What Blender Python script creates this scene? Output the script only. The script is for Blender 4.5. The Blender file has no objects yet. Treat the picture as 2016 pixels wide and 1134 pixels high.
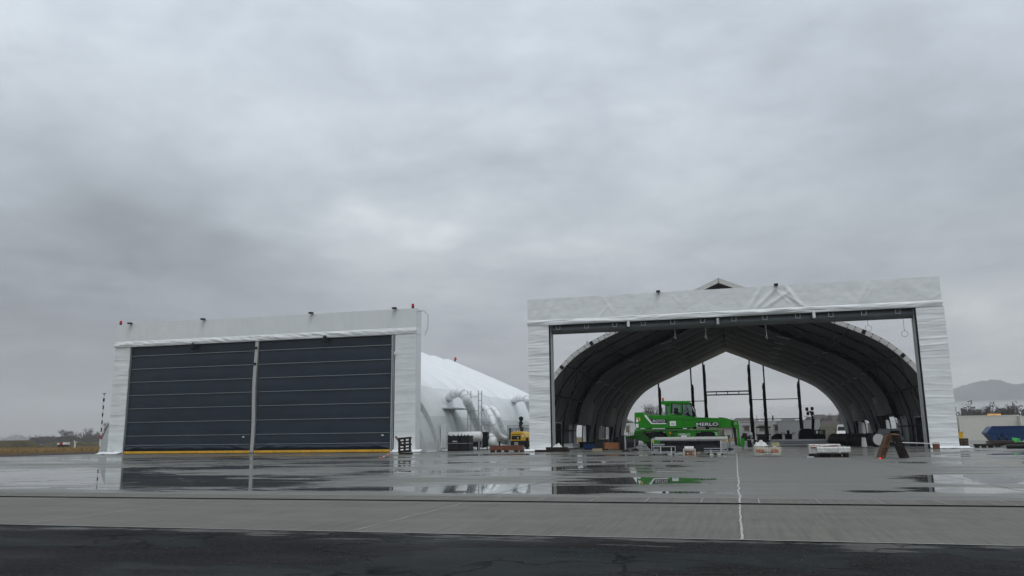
import bpy, bmesh, math, random
from mathutils import Vector, Matrix, noise
random.seed(7)
SC = bpy.context.scene
COL = SC.collection
R = math.radians
PI = math.pi

# ------------------------------------------------------------------ camera
FPX, YAW, PITCH, ROLL, EYE = 1573.06, .2663, .1851, -.0116, .9381
Fv = Vector((-math.sin(YAW)*math.cos(PITCH), math.cos(YAW)*math.cos(PITCH), math.sin(PITCH)))
Rv = Vector((math.cos(YAW), math.sin(YAW), 0)); Uv = Rv.cross(Fv)
R2 = Rv*math.cos(ROLL)+Uv*math.sin(ROLL); U2 = -Rv*math.sin(ROLL)+Uv*math.cos(ROLL)
cd = bpy.data.cameras.new('camera'); cam = bpy.data.objects.new('camera', cd); COL.objects.link(cam)
cd.sensor_width = 36; cd.lens = FPX/2016*36; cd.clip_start = .1; cd.clip_end = 30000
M = Matrix.Identity(4)
for i in range(3):
    M[i][0] = R2[i]; M[i][1] = U2[i]; M[i][2] = -Fv[i]
M[2][3] = EYE
cam.matrix_world = M
SC.camera = cam

def ray(u, v): return Fv+R2*((u-1008)/FPX)-U2*((v-567)/FPX)
def at(u, v, Y):                       # point of the place on the plane Y
    r = ray(u, v); q = r*(Y/r.y); q.z += EYE; return q
def atX(u, v, X):
    r = ray(u, v); q = r*(X/r.x); q.z += EYE; return q
def gx(u, Y): return at(u, 880, Y).x
def ppm(X, Y): return FPX/(Y*math.cos(YAW)-X*math.sin(YAW))

# ------------------------------------------------------------------ world
W = bpy.data.worlds.new('World'); SC.world = W; W.use_nodes = True
nt = W.node_tree; nt.nodes.clear()
def N(t, typ, **kw):
    n = t.nodes.new(typ)
    for k, v in kw.items():
        if hasattr(n, k): setattr(n, k, v)
        else: n.inputs[k].default_value = v
    return n
def math_(t, op, a, b=None, clamp=False):
    n = t.nodes.new('ShaderNodeMath'); n.operation = op; n.use_clamp = clamp
    for i, x in enumerate((a, b)):
        if x is None: continue
        if hasattr(x, 'links'): t.links.new(x, n.inputs[i])
        else: n.inputs[i].default_value = x
    return n.outputs[0]
def ramp(t, fac, stops, interp='LINEAR'):
    n = t.nodes.new('ShaderNodeValToRGB'); cr = n.color_ramp; cr.interpolation = interp
    while len(cr.elements) < len(stops): cr.elements.new(.5)
    for e, (p, c) in zip(cr.elements, stops):
        e.position = p; e.color = (c, c, c, 1) if isinstance(c, (int, float)) else (*c, 1)
    if fac is not None: t.links.new(fac, n.inputs[0])
    return n.outputs[0]
def mixc(t, fac, a, b, mode='MIX'):
    n = t.nodes.new('ShaderNodeMix'); n.data_type = 'RGBA'; n.blend_type = mode
    for i, x in ((0, fac), (6, a), (7, b)):
        if hasattr(x, 'links'): t.links.new(x, n.inputs[i])
        else: n.inputs[i].default_value = x if not isinstance(x, tuple) else (*x, 1)
    return n.outputs[2]
SUN_EL, SUN_AZ = R(64), R(148)          # azimuth measured from +Y towards +X
tc = N(nt, 'ShaderNodeTexCoord')
sep = N(nt, 'ShaderNodeSeparateXYZ'); nt.links.new(tc.outputs['Generated'], sep.inputs[0])
zc = math_(nt, 'MAXIMUM', sep.outputs[2], 0.0)
zd = math_(nt, 'ADD', zc, .13)
cx = math_(nt, 'DIVIDE', sep.outputs[0], zd); cy = math_(nt, 'DIVIDE', sep.outputs[1], zd)
cmb = N(nt, 'ShaderNodeCombineXYZ'); nt.links.new(cx, cmb.inputs[0]); nt.links.new(cy, cmb.inputs[1])
def wnoise(scale, detail, rough, off=0, dist=0):
    mp = N(nt, 'ShaderNodeMapping'); mp.inputs['Location'].default_value = (off, off*.7, off*.3)
    nt.links.new(cmb.outputs[0], mp.inputs[0])
    n = N(nt, 'ShaderNodeTexNoise'); n.inputs['Scale'].default_value = scale; n.inputs['Detail'].default_value = detail
    n.inputs['Roughness'].default_value = rough; n.inputs['Distortion'].default_value = dist
    nt.links.new(mp.outputs[0], n.inputs[0]); return n.outputs[0]
n1 = wnoise(.62, 7, .50, 3.1, .15); n2 = wnoise(1.9, 8, .56, 11.0, .25); n3 = wnoise(.25, 2, .4, 5.0)
n4 = wnoise(5.5, 9, .6, 31.0, .35)
s = math_(nt, 'ADD', math_(nt, 'ADD', math_(nt, 'MULTIPLY', n1, .48), math_(nt, 'MULTIPLY', n4, .14)), math_(nt, 'ADD', math_(nt, 'MULTIPLY', n2, .30), math_(nt, 'MULTIPLY', n3, .08)))
s = math_(nt, 'ADD', math_(nt, 'MULTIPLY', math_(nt, 'SUBTRACT', s, .5), 1.12), .5)
brk = ramp(nt, math_(nt, 'ADD', math_(nt, 'MULTIPLY', n2, .6), math_(nt, 'MULTIPLY', wnoise(.9, 4, .5, 21.0, .3), .4)), [(.40, .25), (.60, 1.3)])
def spot(u, v, tight, amp, raw=0):             # thin or thick places of the cloud deck, by direction
    global s
    d = ray(u, v).normalized()
    vm = N(nt, 'ShaderNodeVectorMath'); vm.operation = 'DOT_PRODUCT'
    nt.links.new(tc.outputs['Generated'], vm.inputs[0]); vm.inputs[1].default_value = d
    x = math_(nt, 'POWER', math_(nt, 'MAXIMUM', vm.outputs['Value'], 0), tight)
    s = math_(nt, 'ADD', s, math_(nt, 'MULTIPLY', x if raw else math_(nt, 'MULTIPLY', x, brk), amp*(1 if raw else 1.25)))
for a_ in ((700, 422, 3000, .055), (745, 432, 5000, .05), (800, 452, 4500, .06), (860, 460, 3000, .05), (930, 440, 900, .04), (1100, 430, 500, .03), (640, 455, 2500, .03), (800, 430, 250, .015),
           (930, 195, 2500, .05), (1010, 215, 1200, .03), (190, 350, 90, -.035), (330, 470, 110, -.03), (100, 560, 100, -.02), (10, 425, 500, .05), (240, 520, 60, -.03), (1000, 640, 120, -.04), (60, 790, 45, -.11, 1),
           (1980, 790, 130, .22, 1), (1430, 840, 110, .14, 1), (1700, 500, 90, -.04), (1930, 605, 6000, .07), (1880, 612, 6000, .05), (1950, 300, 60, -.06), (1640, 60, 100, -.02)): spot(*a_)
cloud = ramp(nt, s, [(.33, (.225, .252, .280)), (.46, (.325, .362, .402)), (.56, (.415, .457, .495)), (.74, (.60, .64, .66))])
lift = ramp(nt, sep.outputs[2], [(0, 1.06), (.20, 1.12), (.50, 2.05), (.62, 1.7), (1.0, 1.7)])
warm = ramp(nt, sep.outputs[2], [(0, (1.05, 1.0, .95)), (.09, (1.03, 1, .97)), (.25, (1, 1, 1))])
cl = mixc(nt, 1.0, mixc(nt, 1.0, cloud, lift, 'MULTIPLY'), warm, 'MULTIPLY')
sky = N(nt, 'ShaderNodeTexSky'); sky.sky_type = 'NISHITA'; sky.sun_disc = False
sky.sun_elevation = SUN_EL; sky.sun_rotation = SUN_AZ
b1 = N(nt, 'ShaderNodeBackground'); nt.links.new(sky.outputs[0], b1.inputs[0]); b1.inputs[1].default_value = .05
b2 = N(nt, 'ShaderNodeBackground'); nt.links.new(cl, b2.inputs[0]); b2.inputs[1].default_value = 1.0
mx = N(nt, 'ShaderNodeMixShader'); mx.inputs[0].default_value = .93
nt.links.new(b1.outputs[0], mx.inputs[1]); nt.links.new(b2.outputs[0], mx.inputs[2])
wo = N(nt, 'ShaderNodeOutputWorld'); nt.links.new(mx.outputs[0], wo.inputs[0])

sl = bpy.data.lights.new('sun', 'SUN'); sl.energy = .85; sl.angle = R(25); sl.color = (1, .97, .93)
so = bpy.data.objects.new('sun', sl); COL.objects.link(so)
sd = Vector((math.sin(SUN_AZ)*math.cos(SUN_EL), math.cos(SUN_AZ)*math.cos(SUN_EL), math.sin(SUN_EL)))
so.rotation_euler = (-sd).to_track_quat('-Z', 'Y').to_euler()
vs = SC.view_settings; vs.view_transform = 'Standard'; vs.look = 'None'; vs.exposure = .10; vs.gamma = 1
try: SC.cycles.volume_bounces = 1
except Exception: pass

# ------------------------------------------------------------------ materials
MATS = {}
def mat(name, col, rough=.6, metal=0, var=.12, vscale=3, bump=0, bscale=20, stretch=(1, 1, 1), col2=None, spec=None,
        trans=0, emit=None, dirt=0, dirt_col=(.08, .075, .065)):
    m = bpy.data.materials.new(name); m.use_nodes = True; t = m.node_tree; b = t.nodes['Principled BSDF']
    tcn = N(t, 'ShaderNodeTexCoord'); mp = N(t, 'ShaderNodeMapping'); mp.inputs['Scale'].default_value = stretch
    t.links.new(tcn.outputs['Object'], mp.inputs[0])
    nz = N(t, 'ShaderNodeTexNoise'); nz.inputs['Scale'].default_value = vscale; nz.inputs['Detail'].default_value = 5
    t.links.new(mp.outputs[0], nz.inputs[0])
    a = tuple(c*(1-var) for c in col); c2 = col2 if col2 else tuple(min(1, c*(1+var)) for c in col)
    c = ramp(t, nz.outputs[0], [(.3, a), (.7, c2)])
    if dirt:
        nd = N(t, 'ShaderNodeTexNoise'); nd.inputs['Scale'].default_value = vscale*2.3; nd.inputs['Detail'].default_value = 8
        t.links.new(tcn.outputs['Object'], nd.inputs[0])
        c = mixc(t, ramp(t, nd.outputs[0], [(.48, 0), (.68, dirt)]), c, dirt_col)
    t.links.new(c, b.inputs['Base Color'])
    rr = math_(t, 'ADD', math_(t, 'MULTIPLY', nz.outputs[0], .2), rough-.1, True); t.links.new(rr, b.inputs['Roughness'])
    b.inputs['Metallic'].default_value = metal
    if spec is not None: b.inputs['Specular IOR Level'].default_value = spec
    if trans: b.inputs['Transmission Weight'].default_value = trans
    if emit: b.inputs['Emission Color'].default_value = (*emit[:3], 1); b.inputs['Emission Strength'].default_value = emit[3]
    if bump:
        nb = N(t, 'ShaderNodeTexNoise'); nb.inputs['Scale'].default_value = bscale; nb.inputs['Detail'].default_value = 4
        t.links.new(mp.outputs[0], nb.inputs[0])
        bp = N(t, 'ShaderNodeBump'); bp.inputs['Strength'].default_value = 1; bp.inputs['Distance'].default_value = bump
        t.links.new(nb.outputs[0], bp.inputs['Height']); t.links.new(bp.outputs[0], b.inputs['Normal'])
    MATS[name] = m; return m

mat('white_fabric', (.83, .85, .855), .42, var=.03, vscale=.6, bump=.012, bscale=1.6, stretch=(1, 1, 2.5), dirt=.10, dirt_col=(.55, .56, .55))
mat('old_fabric', (.76, .785, .785), .45, var=.03, vscale=.5, bump=.006, bscale=2.0, stretch=(2, 1, .5), dirt=.14, dirt_col=(.5, .5, .48))
mat('dark_fabric', (.024, .035, .049), .42, var=.10, vscale=.5, bump=.006, bscale=1.2, spec=0.35)
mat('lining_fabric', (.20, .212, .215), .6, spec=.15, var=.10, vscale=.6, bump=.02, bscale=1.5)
mat('lining_lit', (.31, .325, .33), .55, spec=.2, var=.10, vscale=.6, bump=.02, bscale=1.5)  # same cloth as the front lining, brightened for the light it catches
mat('lining_light', (.52, .53, .53), .5, var=.08, vscale=.8, bump=.02, bscale=1.8)  # on the last bay this tone stands in for daylight on the cloth
mat('hood_fabric', (.42, .43, .43), .55, spec=.2, var=.08, vscale=.8, bump=.02, bscale=1.8)
mat('roll_fabric', (.11, .12, .12), .5, var=.15, vscale=.7, bump=.03, bscale=1.3, stretch=(1, 1, .5), spec=0.3)
mat('aluminium', (.50, .50, .49), .38, metal=.55, var=.08, vscale=4)
mat('pale_alloy', (.62, .61, .58), .45, metal=.2, var=.06, vscale=3)
mat('galvanised', (.42, .44, .46), .36, metal=.7, var=.15, vscale=8)
mat('steel_dark', (.012, .013, .014), .5, metal=0, var=.2, vscale=4, spec=0.2)
mat('black_plastic', (.018, .019, .02), .4, var=.25, vscale=5, spec=0.2)
mat('black_tarp', (.012, .013, .014), .35, var=.3, vscale=3, bump=.04, bscale=3, spec=0.2)
mat('rubber', (.014, .014, .014), .75, var=.2, vscale=9, spec=0.2)
mat('red_plastic', (.45, .012, .02), .35, var=.1)
mat('red_lamp', (.6, .02, .02), .3, emit=(1, .03, .02, 1.2))
mat('amber', (.7, .16, .02), .3)
mat('yellow_bar', (.78, .42, .025), .45, var=.08, vscale=2, dirt=.3)
mat('yellow_paint', (.72, .42, .02), .35, var=.06, vscale=4, dirt=.15)
mat('green_paint', (.012, .215, .004), .38, var=.10, vscale=1.8, dirt=.2, dirt_col=(.03, .08, .02), spec=0.3)
mat('green_dark', (.005, .07, .003), .4, var=.15, vscale=3, dirt=.35, spec=0.25)
mat('green_pale', (.16, .36, .12), .4, var=.15)
mat('seam_cloth', (.42, .44, .45), .5, var=.1)
mat('letter_white', (.8, .8, .8), .5, var=.02)
mat('letter_black', (.012, .012, .013), .5)
mat('white_paint', (.72, .73, .72), .4, var=.03, vscale=1, dirt=.12, dirt_col=(.4, .4, .37))
mat('cream_panel', (.62, .60, .54), .5, var=.04, vscale=.8, dirt=.15, dirt_col=(.4, .38, .33))
mat('grey_panel', (.50, .52, .53), .5, var=.04, vscale=1, dirt=.12)
mat('window_glass', (.03, .033, .035), .08, var=.1)
mat('window_blind', (.20, .165, .12), .6, var=.2, vscale=8)
mat('blue_paint', (.004, .036, .125), .4, var=.12, vscale=2, dirt=.4, dirt_col=(.04, .05, .07), spec=0.3)
mat('wood_wet', (.055, .028, .016), .5, var=.35, vscale=6, stretch=(1, 1, 4))
mat('wood_orange', (.30, .115, .04), .5, var=.3, vscale=5, stretch=(1, 3, 3))
mat('wood_brown', (.10, .042, .015), .5, var=.35, vscale=6, stretch=(3, 3, 1))
mat('wood_dark', (.022, .015, .012), .5, var=.4, vscale=6, spec=0.25)
mat('red_beam', (.16, .05, .022), .5, var=.4, vscale=5, dirt=.3)
mat('cardboard', (.36, .28, .17), .8, var=.15)
mat('plastic_wrap', (.60, .60, .57), .16, var=.14, vscale=7, bump=.05, bscale=6)
mat('wrapped_print', (.56, .52, .44), .25, var=.12, vscale=9, bump=.04, bscale=7)
mat('print_red', (.45, .14, .08), .4, var=.3, vscale=12)
mat('olive_box', (.30, .28, .17), .6, var=.2)
mat('green_sheet', (.10, .55, .14), .35, var=.12, vscale=4, bump=.05, bscale=5)
mat('orange_sheet', (.75, .32, .03), .5, var=.12)
mat('rope_white', (.7, .7, .68), .6)
mat('tape_red', (.7, .1, .06), .5)
mat('roof_tile', (.09, .075, .07), .7, var=.2)
mat('render_wall', (.35, .34, .32), .8, var=.1)
mat('bark', (.085, .075, .068), .9, var=.2)
mat('dark_void', (.006, .006, .007), .9)
def glass(name, tint):
    m = bpy.data.materials.new(name); m.use_nodes = True; t = m.node_tree; b = t.nodes['Principled BSDF']
    b.inputs['Base Color'].default_value = (*tint, 1); b.inputs['Roughness'].default_value = .03
    g = N(t, 'ShaderNodeBsdfTransparent'); g.inputs[0].default_value = (.72, .78, .76, 1)
    mxs = N(t, 'ShaderNodeMixShader'); fr = N(t, 'ShaderNodeFresnel'); fr.inputs[0].default_value = 1.5
    t.links.new(math_(t, 'ADD', fr.outputs[0], .10, True), mxs.inputs[0]); t.links.new(g.outputs[0], mxs.inputs[1]); t.links.new(b.outputs[0], mxs.inputs[2])
    t.links.new(mxs.outputs[0], t.nodes['Material Output'].inputs[0]); MATS[name] = m
glass('cab_glass', (.02, .03, .03))

# left hangar fabric: panels of slightly different cloth by height, vertical welds
m = bpy.data.materials.new('hangar_skin'); m.use_nodes = True; t = m.node_tree; b = t.nodes['Principled BSDF']; MATS['hangar_skin'] = m
tcn = N(t, 'ShaderNodeTexCoord'); sp = N(t, 'ShaderNodeSeparateXYZ'); t.links.new(tcn.outputs['Object'], sp.inputs[0])
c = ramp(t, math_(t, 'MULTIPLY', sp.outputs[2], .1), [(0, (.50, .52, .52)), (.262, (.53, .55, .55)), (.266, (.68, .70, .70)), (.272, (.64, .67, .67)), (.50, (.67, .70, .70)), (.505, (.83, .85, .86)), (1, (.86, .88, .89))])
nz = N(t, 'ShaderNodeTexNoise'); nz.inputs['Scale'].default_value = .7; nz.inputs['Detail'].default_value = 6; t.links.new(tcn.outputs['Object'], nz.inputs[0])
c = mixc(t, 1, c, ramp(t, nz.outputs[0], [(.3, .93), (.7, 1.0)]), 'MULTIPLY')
t.links.new(c, b.inputs['Base Color']); b.inputs['Roughness'].default_value = .4
nb = N(t, 'ShaderNodeTexNoise'); nb.inputs['Scale'].default_value = 1.1; nb.inputs['Detail'].default_value = 3; t.links.new(tcn.outputs['Object'], nb.inputs[0])
bp = N(t, 'ShaderNodeBump'); bp.inputs['Distance'].default_value = .03; t.links.new(nb.outputs[0], bp.inputs['Height']); t.links.new(bp.outputs[0], b.inputs['Normal'])

# ------------------------------------------------------------------ mesh builder
class MB:
    def __init__(s): s.v = []; s.f = []
    def add(s, vs, fs):
        o = len(s.v); s.v += [tuple(x) for x in vs]; s.f += [tuple(i+o for i in f) for f in fs]; return s
    def box(s, x0, x1, y0, y1, z0, z1):
        x0, x1 = sorted((x0, x1)); y0, y1 = sorted((y0, y1)); z0, z1 = sorted((z0, z1))
        return s.add([(x0, y0, z0), (x1, y0, z0), (x1, y1, z0), (x0, y1, z0), (x0, y0, z1), (x1, y0, z1), (x1, y1, z1), (x0, y1, z1)],
                     [(0, 3, 2, 1), (4, 5, 6, 7), (0, 1, 5, 4), (1, 2, 6, 5), (2, 3, 7, 6), (3, 0, 4, 7)])
    def bar(s, a, b, w, h=None, up=(0, 0, 1)):          # rectangular bar from a to b
        h = h or w; a = Vector(a); b = Vector(b); d = (b-a).normalized(); u = Vector(up)
        if abs(d.dot(u)) > .98: u = Vector((0, 1, 0))
        x = d.cross(u).normalized(); y = x.cross(d)
        vs = [p+x*(i*w/2)+y*(j*h/2) for p in (a, b) for i, j in ((-1, -1), (1, -1), (1, 1), (-1, 1))]
        return s.add(vs, [(0, 1, 2, 3), (7, 6, 5, 4), (0, 4, 5, 1), (1, 5, 6, 2), (2, 6, 7, 3), (3, 7, 4, 0)])
    def tube(s, pts, r, n=8, cap=True):
        pts = [Vector(p) for p in pts]; rs = r if isinstance(r, (list, tuple)) else [r]*len(pts); vs = []; fs = []
        prev = None
        for i, p in enumerate(pts):
            d = (pts[min(i+1, len(pts)-1)]-pts[max(i-1, 0)]).normalized()
            if prev is None:
                u = Vector((0, 0, 1)) if abs(d.z) < .9 else Vector((1, 0, 0)); x = d.cross(u).normalized()
            else: x = (prev-d*prev.dot(d)).normalized()
            prev = x; y = d.cross(x)
            for k in range(n):
                a = 2*PI*k/n; vs.append(p+(x*math.cos(a)+y*math.sin(a))*rs[i])
        for i in range(len(pts)-1):
            for k in range(n):
                k2 = (k+1) % n; fs.append((i*n+k, i*n+k2, (i+1)*n+k2, (i+1)*n+k))
        if cap: fs.append(tuple(range(n-1, -1, -1))); fs.append(tuple(range((len(pts)-1)*n, len(pts)*n)))
        return s.add(vs, fs)
    def prism(s, poly, y0, y1):                          # poly in (x, z), extruded along y
        n = len(poly); vs = [(x, y0, z) for x, z in poly]+[(x, y1, z) for x, z in poly]
        ar = sum(poly[i][0]*poly[(i+1) % n][1]-poly[(i+1) % n][0]*poly[i][1] for i in range(n))
        fs = [tuple(range(n)), tuple(range(2*n-1, n-1, -1))]+[((i+1) % n, i, i+n, (i+1) % n+n) for i in range(n)]
        if ar < 0: fs = [f[::-1] for f in fs]
        return s.add(vs, fs)
    def pp(s, pts, Y, y0, y1):                           # outline given by directions at distance Y
        return s.prism([(at(u, v, Y).x, at(u, v, Y).z) for u, v in pts], y0, y1)
    def grid(s, P, nu, nv):
        vs = [P(i/nu, j/nv) for j in range(nv+1) for i in range(nu+1)]
        fs = [(j*(nu+1)+i, j*(nu+1)+i+1, (j+1)*(nu+1)+i+1, (j+1)*(nu+1)+i) for j in range(nv) for i in range(nu)]
        return s.add(vs, fs)
    def lathe(s, c, prof, n=16, axis='z'):
        vs = []; fs = []
        for r, h in prof:
            for k in range(n):
                a = 2*PI*k/n; x, y = r*math.cos(a), r*math.sin(a)
                vs.append({'z': (c[0]+x, c[1]+y, c[2]+h), 'y': (c[0]+x, c[1]+h, c[2]+y), 'x': (c[0]+h, c[1]+x, c[2]+y)}[axis])
        for i in range(len(prof)-1):
            for k in range(n):
                k2 = (k+1) % n; fs.append((i*n+k, i*n+k2, (i+1)*n+k2, (i+1)*n+k))
        fs.append(tuple(range(n))); fs.append(tuple(range((len(prof)-1)*n, len(prof)*n)))
        return s.add(vs, fs)
    def torus(s, c, R_, r, n=18, m_=5):
        pts = [(c[0]+R_*math.cos(2*PI*i/n), c[1], c[2]+R_*math.sin(2*PI*i/n)) for i in range(n+1)]
        return s.tube(pts, r, m_, False)
    def build(s, name, m, parent=None, smooth=False, bevel=0, fixn=True, mats=None, fm=None):
        me = bpy.data.meshes.new(name)
        org = Vector((0, 0, 0))
        me.from_pydata(s.v, [], s.f)
        if fixn:
            bm = bmesh.new(); bm.from_mesh(me); bmesh.ops.recalc_face_normals(bm, faces=bm.faces); bm.to_mesh(me); bm.free()
        me.materials.append(MATS[m] if isinstance(m, str) else m)
        for p in me.polygons: p.use_smooth = smooth
        o = bpy.data.objects.new(name, me); COL.objects.link(o)
        if parent is not None:
            o.parent = parent
            L = root_loc(parent)
            me.transform(Matrix.Translation(-L))
        if bevel:
            md = o.modifiers.new('b', 'BEVEL'); md.width = bevel; md.segments = 2; md.limit_method = 'ANGLE'
        return o
LOC = {}
def root_loc(o):
    L = Vector((0, 0, 0))
    while o is not None: L += Vector(o.location); o = o.parent
    return L
def tag(o, label=None, cat=None, group=None, kind=None):
    if label: o['label'] = label
    if cat: o['category'] = cat
    if group: o['group'] = group
    if kind: o['kind'] = kind
    return o
def thing(name, loc, label, cat, group=None):
    o = bpy.data.objects.new(name, None); COL.objects.link(o); o.location = loc; o.empty_display_size = .3
    return tag(o, label, cat, group)
def solo(name, mb, m, loc, label, cat, group=None, **kw):      # a thing that is one mesh, origin at its base
    o = mb.build(name, m, None, **kw); o.data.transform(Matrix.Translation(-Vector(loc))); o.location = loc
    return tag(o, label, cat, group)
def struct(name, mb, m, kind='structure', **kw): return tag(mb.build(name, m, None, **kw), kind=kind)
def copy_tree(o, parent=None):
    c = o.copy(); COL.objects.link(c); c.parent = parent
    for ch in list(o.children): copy_tree(ch, c)
    return c
def text(word, name, m, parent, org, h, wid, depth=.012, shear=0, offset=.0):   # upright lettering facing -Y, org = lower left
    cu = bpy.data.curves.new('t', 'FONT'); cu.body = word; cu.extrude = .02; cu.offset = offset; cu.shear = shear
    to = bpy.data.objects.new('t', cu); COL.objects.link(to)
    dg = bpy.context.evaluated_depsgraph_get(); me = bpy.data.meshes.new_from_object(to.evaluated_get(dg))
    bpy.data.objects.remove(to)
    xs = [v.co.x for v in me.vertices]; ys = [v.co.y for v in me.vertices]
    x0, x1, y0, y1 = min(xs), max(xs), min(ys), max(ys)
    L = root_loc(parent)
    for v in me.vertices:
        x = (v.co.x-x0)/(x1-x0)*wid; z = (v.co.y-y0)/(y1-y0)*h; y = -v.co.z/.02*depth
        v.co = Vector(org)+Vector((x, y, z))-L
    me.name = name; me.materials.clear(); me.materials.append(MATS[m])
    o = bpy.data.objects.new(name, me); COL.objects.link(o); o.parent = parent; return o
def fnoise(x, y, z=0): return noise.noise(Vector((x, y, z)))
def fbm(x, y, z=0, o=4):
    a = 0; k = 1; q = 1
    for _ in range(o): a += k*noise.noise(Vector((x*q, y*q, z*q+7.1*q))); k *= .5; q *= 2.03
    return a

# ------------------------------------------------------------------ ground
def wet(name, base, base2, kind):
    m = bpy.data.materials.new(name); m.use_nodes = True; t = m.node_tree; b = t.nodes['Principled BSDF']; MATS[name] = m
    g = N(t, 'ShaderNodeNewGeometry'); 
    def nz(scale, detail=6, st=(1, 1, 1), rough=.5, loc=(0, 0, 0), dist=0):
        mp = N(t, 'ShaderNodeMapping'); mp.inputs['Scale'].default_value = st; mp.inputs['Location'].default_value = loc
        t.links.new(g.outputs['Position'], mp.inputs[0])
        n = N(t, 'ShaderNodeTexNoise'); n.inputs['Scale'].default_value = scale; n.inputs['Detail'].default_value = detail
        n.inputs['Roughness'].default_value = rough; n.inputs['Distortion'].default_value = dist
        t.links.new(mp.outputs[0], n.inputs[0]); return n.outputs[0]
    return m, t, b, g, nz
m, t, b, g, nz = wet('apron_concrete', None, None, None)
sp = N(t, 'ShaderNodeSeparateXYZ'); t.links.new(g.outputs['Position'], sp.inputs[0])
X, Yy = sp.outputs[0], sp.outputs[1]
colr = mixc(t, nz(.5, 6), (.118, .118, .105), (.176, .174, .152))
colr = mixc(t, math_(t, 'MULTIPLY', nz(1.0, 5, (9, .4, 1)), .35), colr, (.095, .094, .09))
colr = mixc(t, ramp(t, nz(14, 3), [(.35, 0), (.75, .35)]), colr, (.19, .187, .175))
# puddle depth field: low places of the slabs (ellipses) broken by noise
def ell(cx_, cy_, rx, ry, amp):
    dx = math_(t, 'DIVIDE', math_(t, 'SUBTRACT', X, cx_), rx); dy = math_(t, 'DIVIDE', math_(t, 'SUBTRACT', Yy, cy_), ry)
    q = math_(t, 'ADD', math_(t, 'MULTIPLY', dx, dx), math_(t, 'MULTIPLY', dy, dy))
    return math_(t, 'MULTIPLY', math_(t, 'MAXIMUM', math_(t, 'SUBTRACT', 1, q), 0), amp)
pud = math_(t, 'ADD', math_(t, 'MULTIPLY', math_(t, 'SUBTRACT', nz(.30, 3, (.5, 1, 1), .5, (3, 1, 0), .5), .5), 1.1),
            math_(t, 'MULTIPLY', math_(t, 'SUBTRACT', nz(1.6, 6, (.28, 1.25, 1), .6, (8, 2, 0), .8), .5), 1.25))
PUDDLES = [  # x, y, rx, ry, strength
 (-14, 16, 7, 4.5, .22), (-10.5, 15.5, 3.5, 3, .08), (-7.2, 14.4, 1.6, .9, .30), (-5.6, 15.6, 1.6, 2.2, .16), (-3.8, 14.8, 2.4, 2.0, .32), (-2.4, 13.8, 1.4, .8, .34),
 (-1.9, 17.6, 2.0, 1.5, .30), (-1.0, 14.1, .5, .35, .3), (-.7, 18.5, .4, .5, .2), (-8, 24, 5, 6, .08), (-16, 30, 10, 8, .08), (-3, 22.5, 2.5, 1.6, .12),
 (-30, 38, 16, 10, .14), (-22, 20, 9, 8, .26), (1.9, 14.6, .7, .5, .30), (3.5, 15.2, 1.3, 1.1, .55), (2.1, 14.6, .6, .4, .3), (4.2, 19, 1.6, 2.6, .60), (1.2, 20.5, .9, .7, .24),
 (7.6, 19, 3.0, 5, .34), (6, 14.6, 1.8, 1.7, .28), (11, 30, 5, 8, .22), (16, 40, 7, 10, .2), (1.0, 33, 1.2, 1.4, .1), (-6, 41, 4, 2, .22), (-.7, 30, 1, 2.2, .3), (-2.5, 31, 2, 1.0, .25), (-13, 45, 4, 4, .2)]
for e in PUDDLES: pud = math_(t, 'ADD', pud, ell(*e))
# the crowned dry slab right of the white joint, and dryness close to the drain
pud = math_(t, 'SUBTRACT', pud, math_(t, 'ADD', ell(1.7, 27, 3.6, 15, .5), ell(.3, 13, 3.0, 2.0, .12)))
nearfade = ramp(t, math_(t, 'DIVIDE', math_(t, 'SUBTRACT', Yy, 12.6), 1.2, True), [(0, .5), (1, 0)])
pud = math_(t, 'SUBTRACT', pud, nearfade)
pm = ramp(t, pud, [(.09, 0), (.175, 1)])
damp = ramp(t, pud, [(-.0, 0), (.05, 1)])
dampn = ramp(t, math_(t, 'ADD', pud, .5), [(.30, 0), (.50, 1)])
colw = mixc(t, math_(t, 'MULTIPLY', pm, .6), colr, (.035, .036, .036))
t.links.new(colw, b.inputs['Base Color'])
rdry = math_(t, 'SUBTRACT', .50, math_(t, 'MULTIPLY', dampn, .22))
rr = math_(t, 'ADD', math_(t, 'MULTIPLY', rdry, math_(t, 'SUBTRACT', 1, pm)), .012)
t.links.new(rr, b.inputs['Roughness']); b.inputs['IOR'].default_value = 1.33
bp = N(t, 'ShaderNodeBump'); bp.inputs['Distance'].default_value = .004
t.links.new(nz(9, 4, (1, 1, 1)), bp.inputs['Height']); t.links.new(math_(t, 'MULTIPLY', math_(t, 'SUBTRACT', 1, pm), .6), bp.inputs['Strength'])
t.links.new(bp.outputs[0], b.inputs['Normal'])

m, t, b, g, nz = wet('strip_concrete', None, None, None)
colr = mixc(t, nz(.7, 6), (.118, .116, .099), (.178, .175, .149))
colr = mixc(t, ramp(t, nz(2.2, 6, (9, .35, 1), .6), [(.42, 0), (.70, .75)]), colr, (.085, .083, .073))
colr = mixc(t, ramp(t, nz(60, 2), [(.3, 0), (.8, .5)]), colr, (.21, .205, .19))
colr = mixc(t, ramp(t, nz(1.3, 8, (2.2, .8, 1), .7, (5, 2, 0)), [(.60, 0), (.72, .45)]), colr, (.075, .072, .066))
t.links.new(colr, b.inputs['Base Color'])
t.links.new(ramp(t, nz(.8, 6, (1, 2, 1)), [(.3, .5), (.7, .7)]), b.inputs['Roughness']); b.inputs['IOR'].default_value = 1.33; b.inputs['Specular IOR Level'].default_value = .15
bp = N(t, 'ShaderNodeBump'); bp.inputs['Distance'].default_value = .003; bp.inputs['Strength'].default_value = .8
t.links.new(nz(22, 5, (4, 1, 1)), bp.inputs['Height']); t.links.new(bp.outputs[0], b.inputs['Normal'])

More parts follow.
